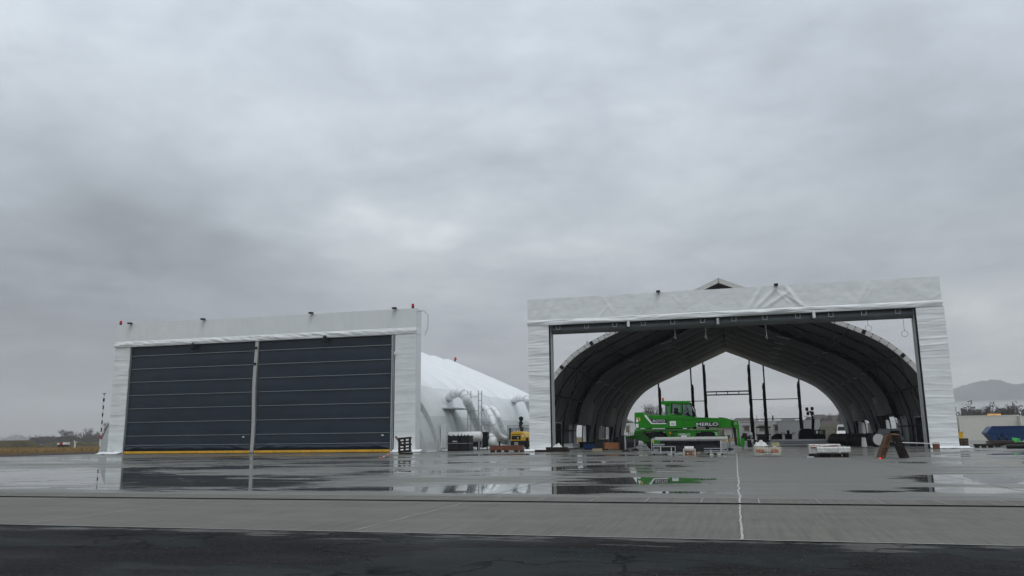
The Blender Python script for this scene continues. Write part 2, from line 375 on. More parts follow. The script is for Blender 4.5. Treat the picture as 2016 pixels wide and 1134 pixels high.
m, t, b, g, nz = wet('asphalt_old', None, None, None)
colr = mixc(t, ramp(t, math_(t, 'ADD', math_(t, 'MULTIPLY', nz(75, 3, rough=.7), .55), math_(t, 'MULTIPLY', nz(24, 4, rough=.8), .45)), [(.42, 0), (.60, 1)]), (.002, .002, .0021), (.034, .034, .0343))
patch = ramp(t, nz(.65, 7, (.55, 1.3, 1), .6, (1.5, 4.2, 0), .6), [(.50, 0), (.55, 1)])
colr = mixc(t, math_(t, 'MULTIPLY', patch, .6), colr, (.030, .037, .037))
patch2 = ramp(t, math_(t, 'MULTIPLY', nz(1.6, 8, (.5, 1.8, 1), .7, (9, 2, 0)), ramp(t, math_(t, 'DIVIDE', math_(t, 'SUBTRACT', 7.9, N(t, 'ShaderNodeSeparateXYZ').outputs[1]), 1.6, True), [(0, 1), (1, .5)])), [(.47, 0), (.52, 1)])
spn = [n for n in t.nodes if n.bl_idname == 'ShaderNodeSeparateXYZ'][0]; t.links.new(g.outputs['Position'], spn.inputs[0])
colr = mixc(t, math_(t, 'MULTIPLY', patch2, .7), colr, (.15, .147, .135))
# cracks
mp = N(t, 'ShaderNodeMapping'); mp.inputs['Scale'].default_value = (1, 1.2, 1)
nd = N(t, 'ShaderNodeTexNoise'); nd.inputs['Scale'].default_value = 2.2; nd.inputs['Detail'].default_value = 6; t.links.new(g.outputs['Position'], nd.inputs[0])
va = N(t, 'ShaderNodeVectorMath'); va.operation = 'MULTIPLY_ADD'; t.links.new(nd.outputs[1], va.inputs[0]); va.inputs[1].default_value = (.9, .9, 0); t.links.new(g.outputs['Position'], va.inputs[2])
t.links.new(va.outputs[0], mp.inputs[0])
vo = N(t, 'ShaderNodeTexVoronoi'); vo.feature = 'DISTANCE_TO_EDGE'; vo.inputs['Scale'].default_value = 1.05; t.links.new(mp.outputs[0], vo.inputs[0])
crk = ramp(t, vo.outputs[0], [(0, 1), (.014, .9), (.035, 0)])
cm = ramp(t, nz(.6, 3, loc=(7, 7, 0)), [(.47, 0), (.58, 1)])
crk = math_(t, 'MULTIPLY', crk, cm)
colr = mixc(t, math_(t, 'MULTIPLY', crk, .8), colr, (.004, .004, .004))
t.links.new(colr, b.inputs['Base Color'])
t.links.new(ramp(t, nz(.5, 6, (1, 2, 1)), [(.3, .42), (.7, .75)]), b.inputs['Roughness']); b.inputs['Specular IOR Level'].default_value = .03
bp = N(t, 'ShaderNodeBump'); bp.inputs['Distance'].default_value = .012; bp.inputs['Strength'].default_value = 1
t.links.new(math_(t, 'SUBTRACT', nz(55, 5, rough=.7), math_(t, 'MULTIPLY', crk, 1.2)), bp.inputs['Height']); t.links.new(bp.outputs[0], b.inputs['Normal'])

m, t, b, g, nz = wet('field_grass', None, None, None)
colr = mixc(t, ramp(t, nz(.03, 6, (.6, 1.6, 1), .6), [(.42, 0), (.56, 1)]), (.27, .17, .065), (.12, .10, .04))
colr = mixc(t, ramp(t, nz(.012, 5, (.4, 2, 1), .6, (40, 9, 0)), [(.5, 0), (.6, 1)]), colr, (.055, .038, .025))
colr = mixc(t, ramp(t, nz(3, 5), [(.4, 0), (.7, .5)]), colr, (.06, .045, .022))
t.links.new(colr, b.inputs['Base Color']); b.inputs['Roughness'].default_value = .95; b.inputs['Specular IOR Level'].default_value = .1

mat('soil', (.045, .032, .022), .9, var=.4, vscale=1.5, bump=.05, bscale=3)
mat('mound_grass', (.045, .05, .025), .95, var=.4, vscale=.4, bump=.1, bscale=2, col2=(.085, .07, .035))
mat('hill_wood', (.075, .09, .09), .95, var=.45, vscale=.006)
mat('joint_seal', (.40, .40, .375), .6, var=.2, vscale=6)
mat('joint_faint', (.40, .40, .375), .6, var=.3, vscale=2)
mat('joint_dark', (.05, .05, .05), .6, var=.3, vscale=2)
mat('slot_black', (.008, .008, .009), .6)

struct('ground', MB().grid(lambda a, b_: (-5500+11000*a, -800+6900*b_, -.022), 12, 12), 'field_grass')
struct('apron', MB().grid(lambda a, b_: (-51.2+160*a, 12.86+110*b_, 0), 10, 10), 'apron_concrete')
struct('concrete_strip', MB().grid(lambda a, b_: (-51+160*a, 7.83+3.55*b_, 0), 10, 4), 'strip_concrete')
struct('drain_channel', MB().grid(lambda a, b_: (-51+160*a, 11.38+.32*b_, .001), 10, 1).grid(lambda a, b_: (-51+160*a, 11.97+.89*b_, .001), 10, 1), 'strip_concrete')
struct('drain_slot', MB().grid(lambda a, b_: (-51+160*a, 11.70+.27*b_, -.012), 10, 1), 'slot_black')
struct('asphalt', MB().grid(lambda a, b_: (-60+160*a, -40+47.83*b_, -.004), 10, 10), 'asphalt_old')
# painted/sealed joints
def wob(mb, x0, y0, x1, y1, w, z=.005, n=60, amp=.02, ws=3):
    vs = []
    for i in range(n+1):
        a = i/n; x = x0+(x1-x0)*a; y = y0+(y1-y0)*a
        dx, dy = (x1-x0), (y1-y0); L = math.hypot(dx, dy); nx, ny = -dy/L, dx/L
        o = amp*fbm(x*ws, y*ws, 3.3, 3); ww = w*(.7+.6*abs(fnoise(x*5, y*5, 9)))
        vs += [(x+nx*(o-ww/2), y+ny*(o-ww/2), z), (x+nx*(o+ww/2), y+ny*(o+ww/2), z)]
    mb.add(vs, [(2*i, 2*i+1, 2*i+3, 2*i+2) for i in range(n)])
j = MB(); wob(j, 0, 7.85, 0, 11.70, .028, n=120, amp=.012, ws=2.5); wob(j, 0, 11.98, 0, 44, .04, n=300, amp=.03, ws=1.2)
struct('joint_seal_line', j, 'joint_seal')
j = MB(); wob(j, -51, 7.84, 60, 7.84, .024, z=.003, n=900, amp=.012)
struct('strip_edge_line', j, 'joint_seal')
j = MB()
for i in range(-60, 60):
    x = i*.80+.27
    wob(j, x, 11.95, x-.0, 12.84, .012, n=6, amp=.01)
wob(j, -51, 12.86, 60, 12.86, .02, n=200, amp=.012); wob(j, -51, 11.38, 60, 11.38, .02, n=200, amp=.012)
for x in (-3.9, -8.2, -12.6, 4.4, 8.8):
    wob(j, x, 7.9, x, 11.36, .016, n=40, amp=.012)
struct('drain_joint_line', j, 'joint_faint')
j = MB()
for y in (17.5, 23, 29, 35, 41, 47, 53): wob(j, -51, y, 60, y, .02, n=200, amp=.01)
for x in (-44, -38, -32, -26, -20, -14, -8, -4, 4.4, 8.8, 13.2, 20, 26): wob(j, x, 12.9, x, 110, .018, n=120, amp=.01)
struct('slab_joint_line', j, 'joint_dark')

# terrain left of the apron: dark soil verge and mounds
def mound(name, cx_, cy_, rx, ry, h, mt):
    def P(a, b_):
        x = (a*2-1); y = (b_*2-1); q = max(0, 1-abs(x)**2.4)*max(0, 1-abs(y)**2.4)
        return (cx_+x*rx, cy_+y*ry, -.1+h*min(1, q*1.5)*(1+.12*fbm(x*3, y*3, cx_))+.05*q*fbm(x*12, y*12))
    return struct(name, MB().grid(P, 50, 24), mt, smooth=True)
struct('soil_verge', MB().grid(lambda a, b_: (-52.2-3.2*a+.5*fbm(b_*30, a*3)*(a > 0), 30+110*b_, -.01+.16*math.sin(PI*min(a*1.2, 1))*1), 6, 120), 'soil', smooth=True)
mound('embankment', at(12, 870, 150).x, 150, 5.2, 8, 1.65, 'mound_grass')
mound('embankment', at(152, 868, 170).x, 170, 6.5, 9, 1.25, 'mound_grass')
mound('embankment', at(215, 868, 176).x, 176, 9.5, 9, 1.2, 'mound_grass')
mound('embankment', at(1700, 850, 330).x, 330, 90, 30, 4.5, 'mound_grass')

# dry grass tufts between the apron and the mounds
mat('dry_blade', (.24, .14, .045), .95, var=.35, vscale=.25, col2=(.36, .23, .095))
gb = MB()
for i in range(9000):
    y = 44+100*random.random()**1.6; x = -55-(60+ y*.5)*random.random()**1.3
    h = random.uniform(.12, .38)*(1+.5*fnoise(x*.1, y*.1)); w = random.uniform(.03, .10); a = random.uniform(-.25, .25)
    yo = random.uniform(-.05, .05)
    gb.add([(x-w, y, -.02), (x+w, y+yo, -.02), (x+a*.4, y, h)], [(0, 1, 2)])
struct('dry_grass', gb, 'dry_blade', kind='stuff', fixn=False)

# ------------------------------------------------------------------ distance: hill, woods, trees
def hill():
    pts = [(1600, 850), (1700, 818), (1800, 792), (1876, 768), (1900, 760), (1920, 754), (1940, 750), (1955, 747.5), (1967, 746), (1980, 747), (1992, 751), (2004, 755), (2012, 755.5), (2030, 753), (2080, 740), (2200, 742), (2400, 800), (2500, 850)]
    D = 4400
    def vtop(u):
        for (u0, v0), (u1, v1) in zip(pts, pts[1:]):
            if u0 <= u <= u1: return v0+(v1-v0)*(u-u0)/(u1-u0)
        return 852
    def P(a, b_):
        u = 1600+900*a; p = at(u, 851, D); r = math.sin(PI*min(.999, b_)); d = 1+(b_-.5)*.22
        return (p.x*d, D*d, at(u, vtop(u), D).z*r**.8*(1+.035*fbm(a*90, b_*14)*(1-r*.55)+.012*fbm(a*260, b_*30))*d-2)
    return struct('hill', MB().grid(P, 420, 24), 'hill_wood', smooth=True)
hill()
def farwood(name, u0, u1, D, h, thick, vb=0):
    w = MB(); p0 = at(u0, 860, D); p1 = at(u1, 860, D); n = int(abs(p1.x-p0.x)/(h*.18))
    for i in range(n):
        a = i/n; 
        for k in range(2):
            x = p0.x+(p1.x-p0.x)*(a+random.uniform(-.5, .5)/n); y = D+random.uniform(-thick, thick)
            hh = h*(.62+.45*fnoise(x/(h*2.2), D, 1)+random.uniform(-.18, .22))
            r = h*random.uniform(.14, .3)
            # ragged crown of many small triangles
            for q in range(64):
                th = random.uniform(0, 2*PI); zz = random.random()**.7*hh; rr_ = r*math.sqrt(max(.05, 1-(zz/hh)**3))*random.uniform(.5, 1.1)
                c_ = Vector((x+rr_*math.cos(th), y+rr_*math.sin(th), zz)); s_ = h*random.uniform(.018, .055)
                vs = [c_+Vector((random.uniform(-s_, s_), random.uniform(-s_, s_), random.uniform(-s_, s_))) for _ in range(3)]
                w.add(vs, [(0, 1, 2)])
        for q in range(5):
            xx = x+h*(q-2)*.036; w.box(xx-h*.019, xx+h*.019, D+q*.3, D+1+q*.3, -.5, h*(.60+.40*fnoise(xx/(h*2.2), D, 1)+.16*fnoise(xx/(h*.3), D, 6)+random.uniform(-.05, .05)))
    return struct(name, w, 'wood_mass', kind='stuff', fixn=False)
mat('wood_mass', (.060, .057, .054), .95, var=.25, vscale=.05)
farwood('distant_wood', -140, 212, 3000, 46, 60)
farwood('distant_wood', 105, 152, 800, 14, 14)
farwood('distant_wood', 166, 232, 760, 17, 14)
farwood('distant_wood', 60, 260, 560, 9, 10)
farwood('distant_wood', 1180, 1330, 420, 12, 12)
farwood('distant_wood', 1440, 1700, 620, 15, 15)
farwood('distant_wood', 1840, 2150, 470, 20, 16)
farwood('distant_wood', 1690, 1900, 480, 9, 12)
def bare_tree(seed, h):
    rnd = random.Random(seed); w = MB()
    def br(p, d, L, r, lv):
        q = p+d*L; w.tube([p, q], [r, r*.68], 3 if lv > 2 else 6, False)
        if lv >= 7: return
        n = 3 if lv < 4 else 3
        for k in range(n):
            ax = Vector((rnd.uniform(-1, 1), rnd.uniform(-1, 1), rnd.uniform(-.2, .6))).normalized()
            nd_ = (d*1.0+ax*rnd.uniform(.5, .95)).normalized(); nd_.z += .12
            br(p+d*L*rnd.uniform(.6, 1), nd_.normalized(), L*rnd.uniform(.64, .82), r*.62, lv+1)
    br(Vector((0, 0, 0)), Vector((.03, 0, 1)), h*.25, h*.015, 0)
    return w
TREES = {}
def plant(u, D, h, label, grp, var):
    p = at(u, 860, D)
    key = var
    if key not in TREES:
        tb_ = bare_tree(var, 10); hm_ = max(v[2] for v in tb_.v); tb_.v = [(x*10/hm_, y*10/hm_, z*10/hm_) for x, y, z in tb_.v]
        o = tb_.build('bare_tree', 'bark', None, fixn=False)
        TREES[key] = o; c_ = o
    else:
        c_ = TREES[key].copy(); COL.objects.link(c_)
    c_.location = (p.x, D, -.05); c_.scale = (h/10,)*3; c_.rotation_euler = (0, 0, u*.37)
    tag(c_, label, 'tree', grp)
G1 = 'bare winter trees behind the green telehandler'
for i, (u, h) in enumerate([(1246, 6.5), (1265, 7.5), (1285, 10.5), (1298, 10.5), (1237, 6.0)]):
    plant(u, 240, h, ['small bare tree beyond the white cabin at the hangar mouth', 'rounded bare tree left of the green cab in the distance', 'tall bare tree rising left of the green cab', 'bare tree right beside the leftmost gable post', 'lowest bare tree beside the rear arch edge'][i], G1, i)
G2 = 'bare trees above the white containers on the right'
for i, (u, h) in enumerate([(1893, 7.5), (1913, 9.6), (1934, 10.2), (1950, 8.5), (1978, 8.6), (2003, 10.6), (2030, 9)]):
    plant(u, 300, h, ['bare tree close to the right gate pillar above the container', 'round bare tree above the left end of the white container', 'tall round bare tree left of the orange sheet on the container roof',
        'low bare tree behind the orange sheet on the container roof', 'bare tree above the blue skip', 'tallest bare tree at the right edge of the photo', 'bare tree cut by the right edge of the photo'][i], G2, (i*2+1) % 5)
G3 = 'bare trees beyond the right foot of the rear arch'
for i, (u, h) in enumerate([(1592, 8.5), (1629, 9.2), (1655, 9.5)]):
    plant(u, 330, h, ['bare tree behind the light tower', 'pointed bare tree between the light tower and the arch', 'bare tree against the right foot of the rear arch'][i], G3, (i+2) % 5)
G4 = 'hazy trees left of the closed gate'
for i, (u, h, D) in enumerate([(124, 10, 420), (135, 9, 420), (175, 10.5, 420), (200, 13.5, 420), (212, 14, 420)]):
    plant(u, D, h, ['hazy bare tree above the small white marker', 'hazy bare tree right of the middle of the wood', 'lone round tree left of the striped mast', 'broad tree behind the striped mast', 'tallest hazy tree touching the gate pillar'][i], G4, i)

# houses beyond, mere roofs over the containers
hs = [(1452, 300, 9, 6.3, 'house roof peeping over the left end of the white cabins'), (1466, 330, 13, 7.6, 'broad hipped house roof left of the forklift'), (1556, 340, 11, 7.0, 'low wide roof above the grey container'),
      (1606, 330, 9, 7.6, 'house right of the light tower'), (1619, 330, 9, 8.4, 'steep gabled house beyond the light tower'), (1646, 330, 13, 8.0, 'wide roofed house beside the rear arch')]
for u, D, w_, h_, lab in hs:
    x = at(u, 860, D).x; hT = thing('house', (x, D, 0), lab, 'house', 'distant houses beyond the hangar')
    MB().box(x-w_/2, x+w_/2, D, D+9, 0, h_*.55).build('wall', 'render_wall', hT)
    e = .5; z0 = h_*.55
    MB().add([(x-w_/2-e, D-e, z0), (x+w_/2+e, D-e, z0), (x+w_/2+e, D+9+e, z0), (x-w_/2-e, D+9+e, z0), (x-w_*.22, D+4.5, h_), (x+w_*.22, D+4.5, h_)],
             [(0, 1, 5, 4), (1, 2, 5), (2, 3, 4, 5), (3, 0, 4), (0, 3, 2, 1)]).build('roof', 'roof_tile', hT)
# thin masts on the skyline
for u, vt, lab in ((1442, 822, 'thin far mast above the telehandler boom head'), (1492, 817, 'thin far mast behind the forklift mast'), (1524, 818, 'dark chimney pole above the white cabins')):
    p = at(u, 860, 260); zt = at(u, vt, 260).z
    solo('mast', MB().tube([(p.x, 260, 0), (p.x, 260, zt-1.2), (p.x, 260, zt)], [.12, .09, .06] if u != 1524 else [.3, .25, .22], 6), 'steel_dark', (p.x, 260, 0), lab, 'mast', 'far masts on the skyline')

# ------------------------------------------------------------------ hangar profile
OUT = [(0, 12.6), (4, 10.85), (8.0, 9.07), (9.3, 8.48), (10.4, 7.92), (11.4, 7.25), (12.3, 6.4), (13.05, 5.5), (13.7, 4.4), (14.1, 3.3), (14.32, 2.1), (14.4, 1.0), (14.4, 0)]
def dense(prof, n=4):
    # Catmull-Rom on the curved part
    P = [prof[0]]+prof+[prof[-1]]; out = []
    for i in range(1, len(P)-2):
        for k in range(n):
            s_ = k/n
            if i <= 2: out.append(tuple(P[i][c]*(1-s_)+P[i+1][c]*s_ for c in (0, 1))); continue
            out.append(tuple(.5*((2*P[i][c])+(-P[i-1][c]+P[i+1][c])*s_+(2*P[i-1][c]-5*P[i][c]+4*P[i+1][c]-P[i+2][c])*s_*s_+(-P[i-1][c]+3*P[i][c]-3*P[i+1][c]+P[i+2][c])*s_**3) for c in (0, 1)))
    out.append(prof[-1]); return out
DP = dense(OUT)
def full(zoff=0, off=0.0):           # whole arch left foot to right foot as (dx, z, nx, nz); off > 0 moves inwards
    h = []
    n = len(DP)
    for i, (x, z) in enumerate(DP):
        a = DP[max(0, i-1)]; b_ = DP[min(n-1, i+1)]
        tx, tz = b_[0]-a[0], b_[1]-a[1]
        if i == 0: nx, nz = 0, 1/.92
        else:
            L = math.hypot(tx, tz); nx, nz = -tz/L, tx/L
            if nz < 0: nx, nz = -nx, -nz
            if nx < 0 and i: nx = -nx
        h.append((x-nx*off, z-nz*off+zoff, nx, nz))
    left = [(-x, z, -nx, nz) for x, z, nx, nz in h[1:]][::-1]
    pts = left+h
    return [(x, max(z, 0), nx, nz) for x, z, nx, nz in pts if z > -1.0]
def shell(cx_, y0, y1, zoff, off, bulge, nt, power=.7, keep=None, low=2.6):
    P = full(zoff, off); vs = []; fs = []; n = len(P)
    for jt in range(nt+1):
        tt = jt/nt
        for x, z, nx, nz in P:
            bl = bulge*(math.sin(PI*tt)**power)*min(1, max(.15, z/low))
            w = .02*fbm(x*.7, z*.7, (y0+tt*5)*.6, 2) if 0 < tt < 1 else 0
            vs.append((cx_+x+nx*(bl+w), y0+(y1-y0)*tt, z+nz*(bl+w)))
    for jt in range(nt):
        for i in range(n-1):
            if keep and not keep(P[i], P[i+1], (jt+.5)/nt): continue
            fs.append((jt*n+i, jt*n+i+1, (jt+1)*n+i+1, (jt+1)*n+i))
    return MB().add(vs, fs)
def arch(cx_, y, zoff, o0, o1, th, slim=()):
    A = full(zoff, o0); B = [b_ if not ((b_[0] > 0) in slim and b_[1] < 2.1) else c_ for b_, c_ in zip(full(zoff, o1), full(zoff, o0+.09))]; n = len(A); vs = []; fs = []
    for (x, z, _, _), (x2, z2, _, _) in zip(A, B):
        vs += [(cx_+x, y-th/2, z), (cx_+x2, y-th/2, z2), (cx_+x2, y+th/2, z2), (cx_+x, y+th/2, z)]
    for i in range(n-1):
        for k in range(4):
            k2 = (k+1) % 4; fs.append((i*4+k, i*4+k2, (i+1)*4+k2, (i+1)*4+k))
    fs += [(0, 1, 2, 3), ((n-1)*4+3, (n-1)*4+2, (n-1)*4+1, (n-1)*4)]
    return MB().add(vs, fs)

# ------------------------------------------------------------------ right hangar (open)
HX, YF, BAY, NB = -.55, 61.2, 4.9, 10
YB = YF+BAY*NB
# openings in the side walls: (side, near edge at the lining, near edge at the skin, far edge, height)
def side_y(u, side, r_=14.35): return atX(u, 860, HX+side*r_).y
OPEN = [(-1, side_y(1137, -1, 13.5), side_y(1137, -1), side_y(1151.5, -1), 2.1), (-1, side_y(1184, -1, 13.5), side_y(1184, -1), side_y(1197, -1), 2.1),
        (1, side_y(1712, 1, 13.5), side_y(1712, 1), side_y(1697, 1), 2.3), (1, side_y(1768, 1, 13.5), side_y(1768, 1), side_y(1750, 1), 2.5)]
hr = thing('open_hangar', (HX, YF, 0), 'long open arched hangar with dark lining seen through the right gate', 'hangar')
for k in range(NB+1):
    y = YF+BAY*k
    if k == 0:
        a0 = arch(HX, y, 0, 0, .34, .16).build('arch', 'pale_alloy', hr)
        pl = MB(); P = full(0, -.004)
        Pc = full(0, .17)
        for i in range(3, len(Pc)-3, 1):
            x, z, nx, nz = Pc[i]
            if 5.8 < z < 9.2 or z > 12.0:
                if i % 2 == 0:
                    for dd in (-.1, .1): pl.box(HX+x+nx*dd-.035, HX+x+nx*dd+.035, y-.11, y-.078, z+nz*dd-.03, z+nz*dd+.03)
        nb_ = len(pl.v)//8
        for q in range(nb_):
            one = MB(); one.v = pl.v[q*8:q*8+8]; one.f = MB().box(0, 1, 0, 1, 0, 1).f; one.build('bolt', 'steel_dark', a0)
        for (x, z, nx, nz) in Pc:
            if any(abs(abs(x)-q) < .12 for q in (9.9, 12.1)):
                cp = MB()
                cp.bar((HX+x-nx*.15, y-.1, z-nz*.15), (HX+x+nx*.15, y-.1, z+nz*.15), .26, .04, up=(0, 1, 0)); cp.build('clamp_plate', 'steel_dark', a0)
    elif k == NB:
        arch(HX, y, 0, .02, .40, .16).build('arch', 'steel_dark', hr)
    else:
        arch(HX, y, 0, .03, .20 if k < 3 else .50 if k == 3 else .64, .12, tuple(sd_ > 0 for sd_, yi, ya, yb, zt in OPEN if yi-.3 < y < yb+.3)).build('arch', 'steel_dark', hr)
for k in range(NB):
    y0, y1 = YF+BAY*k, YF+BAY*(k+1)
    def keep(a, b_, tt, y0=y0, y1=y1, inner=False):
        y = y0+(y1-y0)*tt
        for sd_, yi, ya, yb, zt in OPEN:
            if (a[0] > 0) == (sd_ > 0) and (a[1]+b_[1])/2 < zt and (yi if inner else ya) < y < yb: return False
        return True
    keep_in = lambda a, b_, tt, keep=keep: keep(a, b_, tt, inner=True)
    shell(HX, y0, y1, 0, 0.0, .12, 14, .6, keep).build('roof_panel', 'white_fabric', hr, smooth=True, fixn=False)
    if k < 3:
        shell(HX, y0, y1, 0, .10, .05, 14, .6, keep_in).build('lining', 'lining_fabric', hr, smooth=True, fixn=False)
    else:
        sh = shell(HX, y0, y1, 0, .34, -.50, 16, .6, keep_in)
        sh.build('lining', 'lining_light' if k == NB-1 else 'lining_lit', hr, smooth=True, fixn=False)  # rear bays get paler cloth, daylight from the open end put into colour
# longitudinal rails and bracing of the first three bays
def P_at(zt, side, off=.34):
    best = min((q for q in full(0, off) if q[0]*side > 0), key=lambda q: abs(q[1]-zt)); return HX+best[0], best[1]
for zt in (1.45, 4.2, 6.4, 8.3, 10.2):
    for sd_ in (-1, 1):
        x, z = P_at(zt, sd_)
        MB().tube([(x, YF, z), (x, YF+3*BAY, z)], .07, 6).build('purlin', 'steel_dark', hr)
for sd_ in (-1, 1):
    for k in range(3):
        ya, yb = YF+BAY*k, YF+BAY*(k+1)
        for z0, z1 in ((1.45, 6.4), (6.4, 8.3)):
            xa, za = P_at(z0, sd_); xb, zb = P_at(z1, sd_)
            w = MB()
            xm, zm = P_at((z0+z1)/2, sd_)
            w.tube([(xa, ya, za), (xb, yb, zb)], .022, 4).tube([(xb, ya, zb), (xa, yb, za)], .022, 4)
            w.build('brace_cable', 'steel_dark', hr)
# pale clips where the lining straps meet the arches
for sd_ in (-1, 1):
    for zt in (3.3, 6.0, 9.6, 8.0):
        for k in range(3, 10):
            x, z = P_at(zt, sd_, .80)
            x2, z2 = P_at(zt, sd_, .60)
            MB().bar((x, YF+BAY*k-.25, z), (x2, YF+BAY*k+.12, z2), .17, .08).build('strap_clip', 'letter_white', hr)
MB().tube([(HX, YF, 12.0), (HX, YB, 12.0)], .05, 6).build('ridge_rail', 'steel_dark', hr)
for i in range(1, 9):
    MB().tube([(HX, YF+BAY*i, 12.2), (HX, YF+BAY*i, 11.4)], .05, 6).build('ridge_hanger', 'steel_dark', hr)
# dark doors in the first side bays
for sd_, u0, u1 in ((-1, 1093, 1104), (1, 1806, 1820)):
    x, _ = P_at(1.2, sd_, .20)
    ya, yb = sorted((atX(u0, 860, x).y, atX(u1, 860, x).y))
    d = MB().box(x-.04, x+.04, ya, yb, 0, 2.1).build('door', 'dark_void', hr)
    f = MB().box(x-.06, x+.06, ya-.12, ya, 0, 2.22).box(x-.06, x+.06, yb, yb+.12, 0, 2.22).box(x-.06, x+.06, ya, yb, 2.1, 2.22).build('door_frame', 'lining_light', d)
# hoods over the openings, with their white turned-back flaps
for i, (sd_, yi, ya, yb, zt) in enumerate(OPEN):
    def P(a, b_, yi=yi, yb=yb, zt=zt, sd_=sd_):
        z = zt+(4.2-zt)*b_; x, _ = P_at(z, sd_, .62); y0_ = yi+(yb-yi)*.5; return (x-sd_*.30*math.sin(PI*a)*(1-b_*.4), y0_+(yb-y0_)*a, z)
    MB().grid(P, 10, 8).build('hood', 'hood_fabric', hr, smooth=True, fixn=False)
    xo = HX+sd_*14.45
    MB().grid(lambda a, b_, xo=xo, yb=yb, zt=zt, sd_=sd_: (xo+sd_*(.05-.34*a+.22*(1-b_)**4*(1-a)), yb-.35+.05*math.sin(b_*7+a*3), .04+(zt-.04)*b_), 5, 14).build('door_flap', 'white_fabric', hr, smooth=True, fixn=False)

# rear gable posts and rails
gp = [(1296, 750, 1303, .42), (1359, 719, 1367, .40), (1383, 708, 1392, .36), (1474, 703, 1489, .36), (1502, 715, 1512, .36), (1572, 742, 1583, .40)]
YG = YB+.35
for i, (u, vt, ub, w_) in enumerate(gp):
    pt = at(u, vt, YG); x = pt.x; zt = pt.z
    g_ = MB().box(x-.09, x+.09, YG-.1, YG+.1, 0, zt).build('gable_post', 'steel_dark', hr)
    # rolled gable cloth strapped to the post
    rw = MB(); zr0, zr1 = .4, zt-[.9, 2.6, .7, 1.0, 2.6, .6][i]; n = 14
    rw.tube([(x+(.12 if i < 3 else -.12)*(1+.6*fnoise(k*.9, i)), YG-.2, zr0+(zr1-zr0)*k/n) for k in range(n+1)], [(.20+.06*fnoise(k*.8, i, 4))*(.55 if k == n else 1)*(1.25 if k < 5 else 1) for k in range(n+1)], 7)
    rw.build('rolled_cloth', 'black_tarp', g_, smooth=True)
xs = [at(u, vt, YG).x for u, vt, _, _ in gp]
zA = at(1430, 770.5, YG).z; zB = at(1430, 777, YG).z
tr = MB().box(xs[2]+.09, xs[3]-.09, YG-.06, YG+.06, zA-.1, zA+.06).box(xs[2]+.09, xs[3]-.09, YG-.06, YG+.06, zB-.08, zB+.08)
for k in range(5): xx = xs[2]+.1+(xs[3]-xs[2]-.2)*k/4; tr.box(xx-.05, xx+.05, YG-.04, YG+.04, zB+.08, zA-.1)
tr.build('truss_rail', 'steel_dark', hr)
z1 = at(1520, 786, YG).z; z2 = at(1500, 825, YG).z; z3 = at(1380, 789.5, YG).z
MB().box(xs[3]+.09, xs[5]-.09, YG-.04, YG+.04, z1-.05, z1+.05).build('gable_rail', 'steel_dark', hr)
MB().box(xs[3]+.09, xs[5]-.09, YG-.04, YG+.04, z2-.05, z2+.05).build('gable_rail', 'steel_dark', hr)
MB().box(xs[0]+.09, xs[2]-.09, YG-.04, YG+.04, z3-.05, z3+.05).build('gable_rail', 'steel_dark', hr)

# ------------------------------------------------------------------ left hangar (closed)
LX, LY0, LBAY, LNB, LZ = -35.8, 57.2, 4.93, 9, -2.05
hl = thing('closed_hangar', (LX, LY0, 0), 'long white cushion roofed fabric hangar behind the closed grey gate', 'hangar')
for k in range(LNB):
    sh = shell(LX, LY0+LBAY*k+.01, LY0+LBAY*(k+1)-.01, LZ, 0, .58, 18, .48, low=2.6)
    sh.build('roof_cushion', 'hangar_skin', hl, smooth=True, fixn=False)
for k in range(LNB+1):
    arch(LX, LY0+LBAY*k, LZ, -.05, .9 if k == 0 else .2, .26).build('arch', 'seam_cloth', hl)
pr = full(LZ, 0); yb_ = LY0+LBAY*LNB
gb_ = MB().add([(LX+x, yb_+.1, z) for x, z, _, _ in pr], [tuple(range(len(pr)))]); gb_.build('gable_wall', 'old_fabric', hl, fixn=False)
p = at(896, 711, yb_)
bz = MB().lathe((p.x, yb_-.1, p.z-.1), [(.10, 0), (.10, .25)], 8).build('beacon_post', 'steel_dark', hl)
MB().lathe((p.x+.08, yb_-.1, p.z+.15), [(.16, 0), (.17, .12), (.15, .34)], 10).build('beacon_lamp', 'red_plastic', bz)
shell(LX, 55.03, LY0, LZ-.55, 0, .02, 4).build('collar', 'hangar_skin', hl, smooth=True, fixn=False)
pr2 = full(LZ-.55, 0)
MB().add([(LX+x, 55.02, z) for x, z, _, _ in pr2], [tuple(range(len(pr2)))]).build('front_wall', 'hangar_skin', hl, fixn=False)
# ground flap of the hangar skirt
sk = MB()
xr = LX+max(x for x, z, _, _ in pr if z < .4)
sk.grid(lambda a, b_: (xr+.02+.9*a, LY0+b_*44, .03+.10*(1-a)*abs(fbm(b_*60, a*2))+.16*max(0, fbm(b_*45, a*3, 5))*(1-a*.6)), 6, 200)
sk.build('ground_skirt', 'white_fabric', hl, smooth=True, fixn=False)
# wall door near the gate
dy = LY0+.5
dd = MB().box(xr-.05, xr+.03, dy+.1, dy+1.0, .25, 2.0).build('service_door', 'old_fabric', hl)

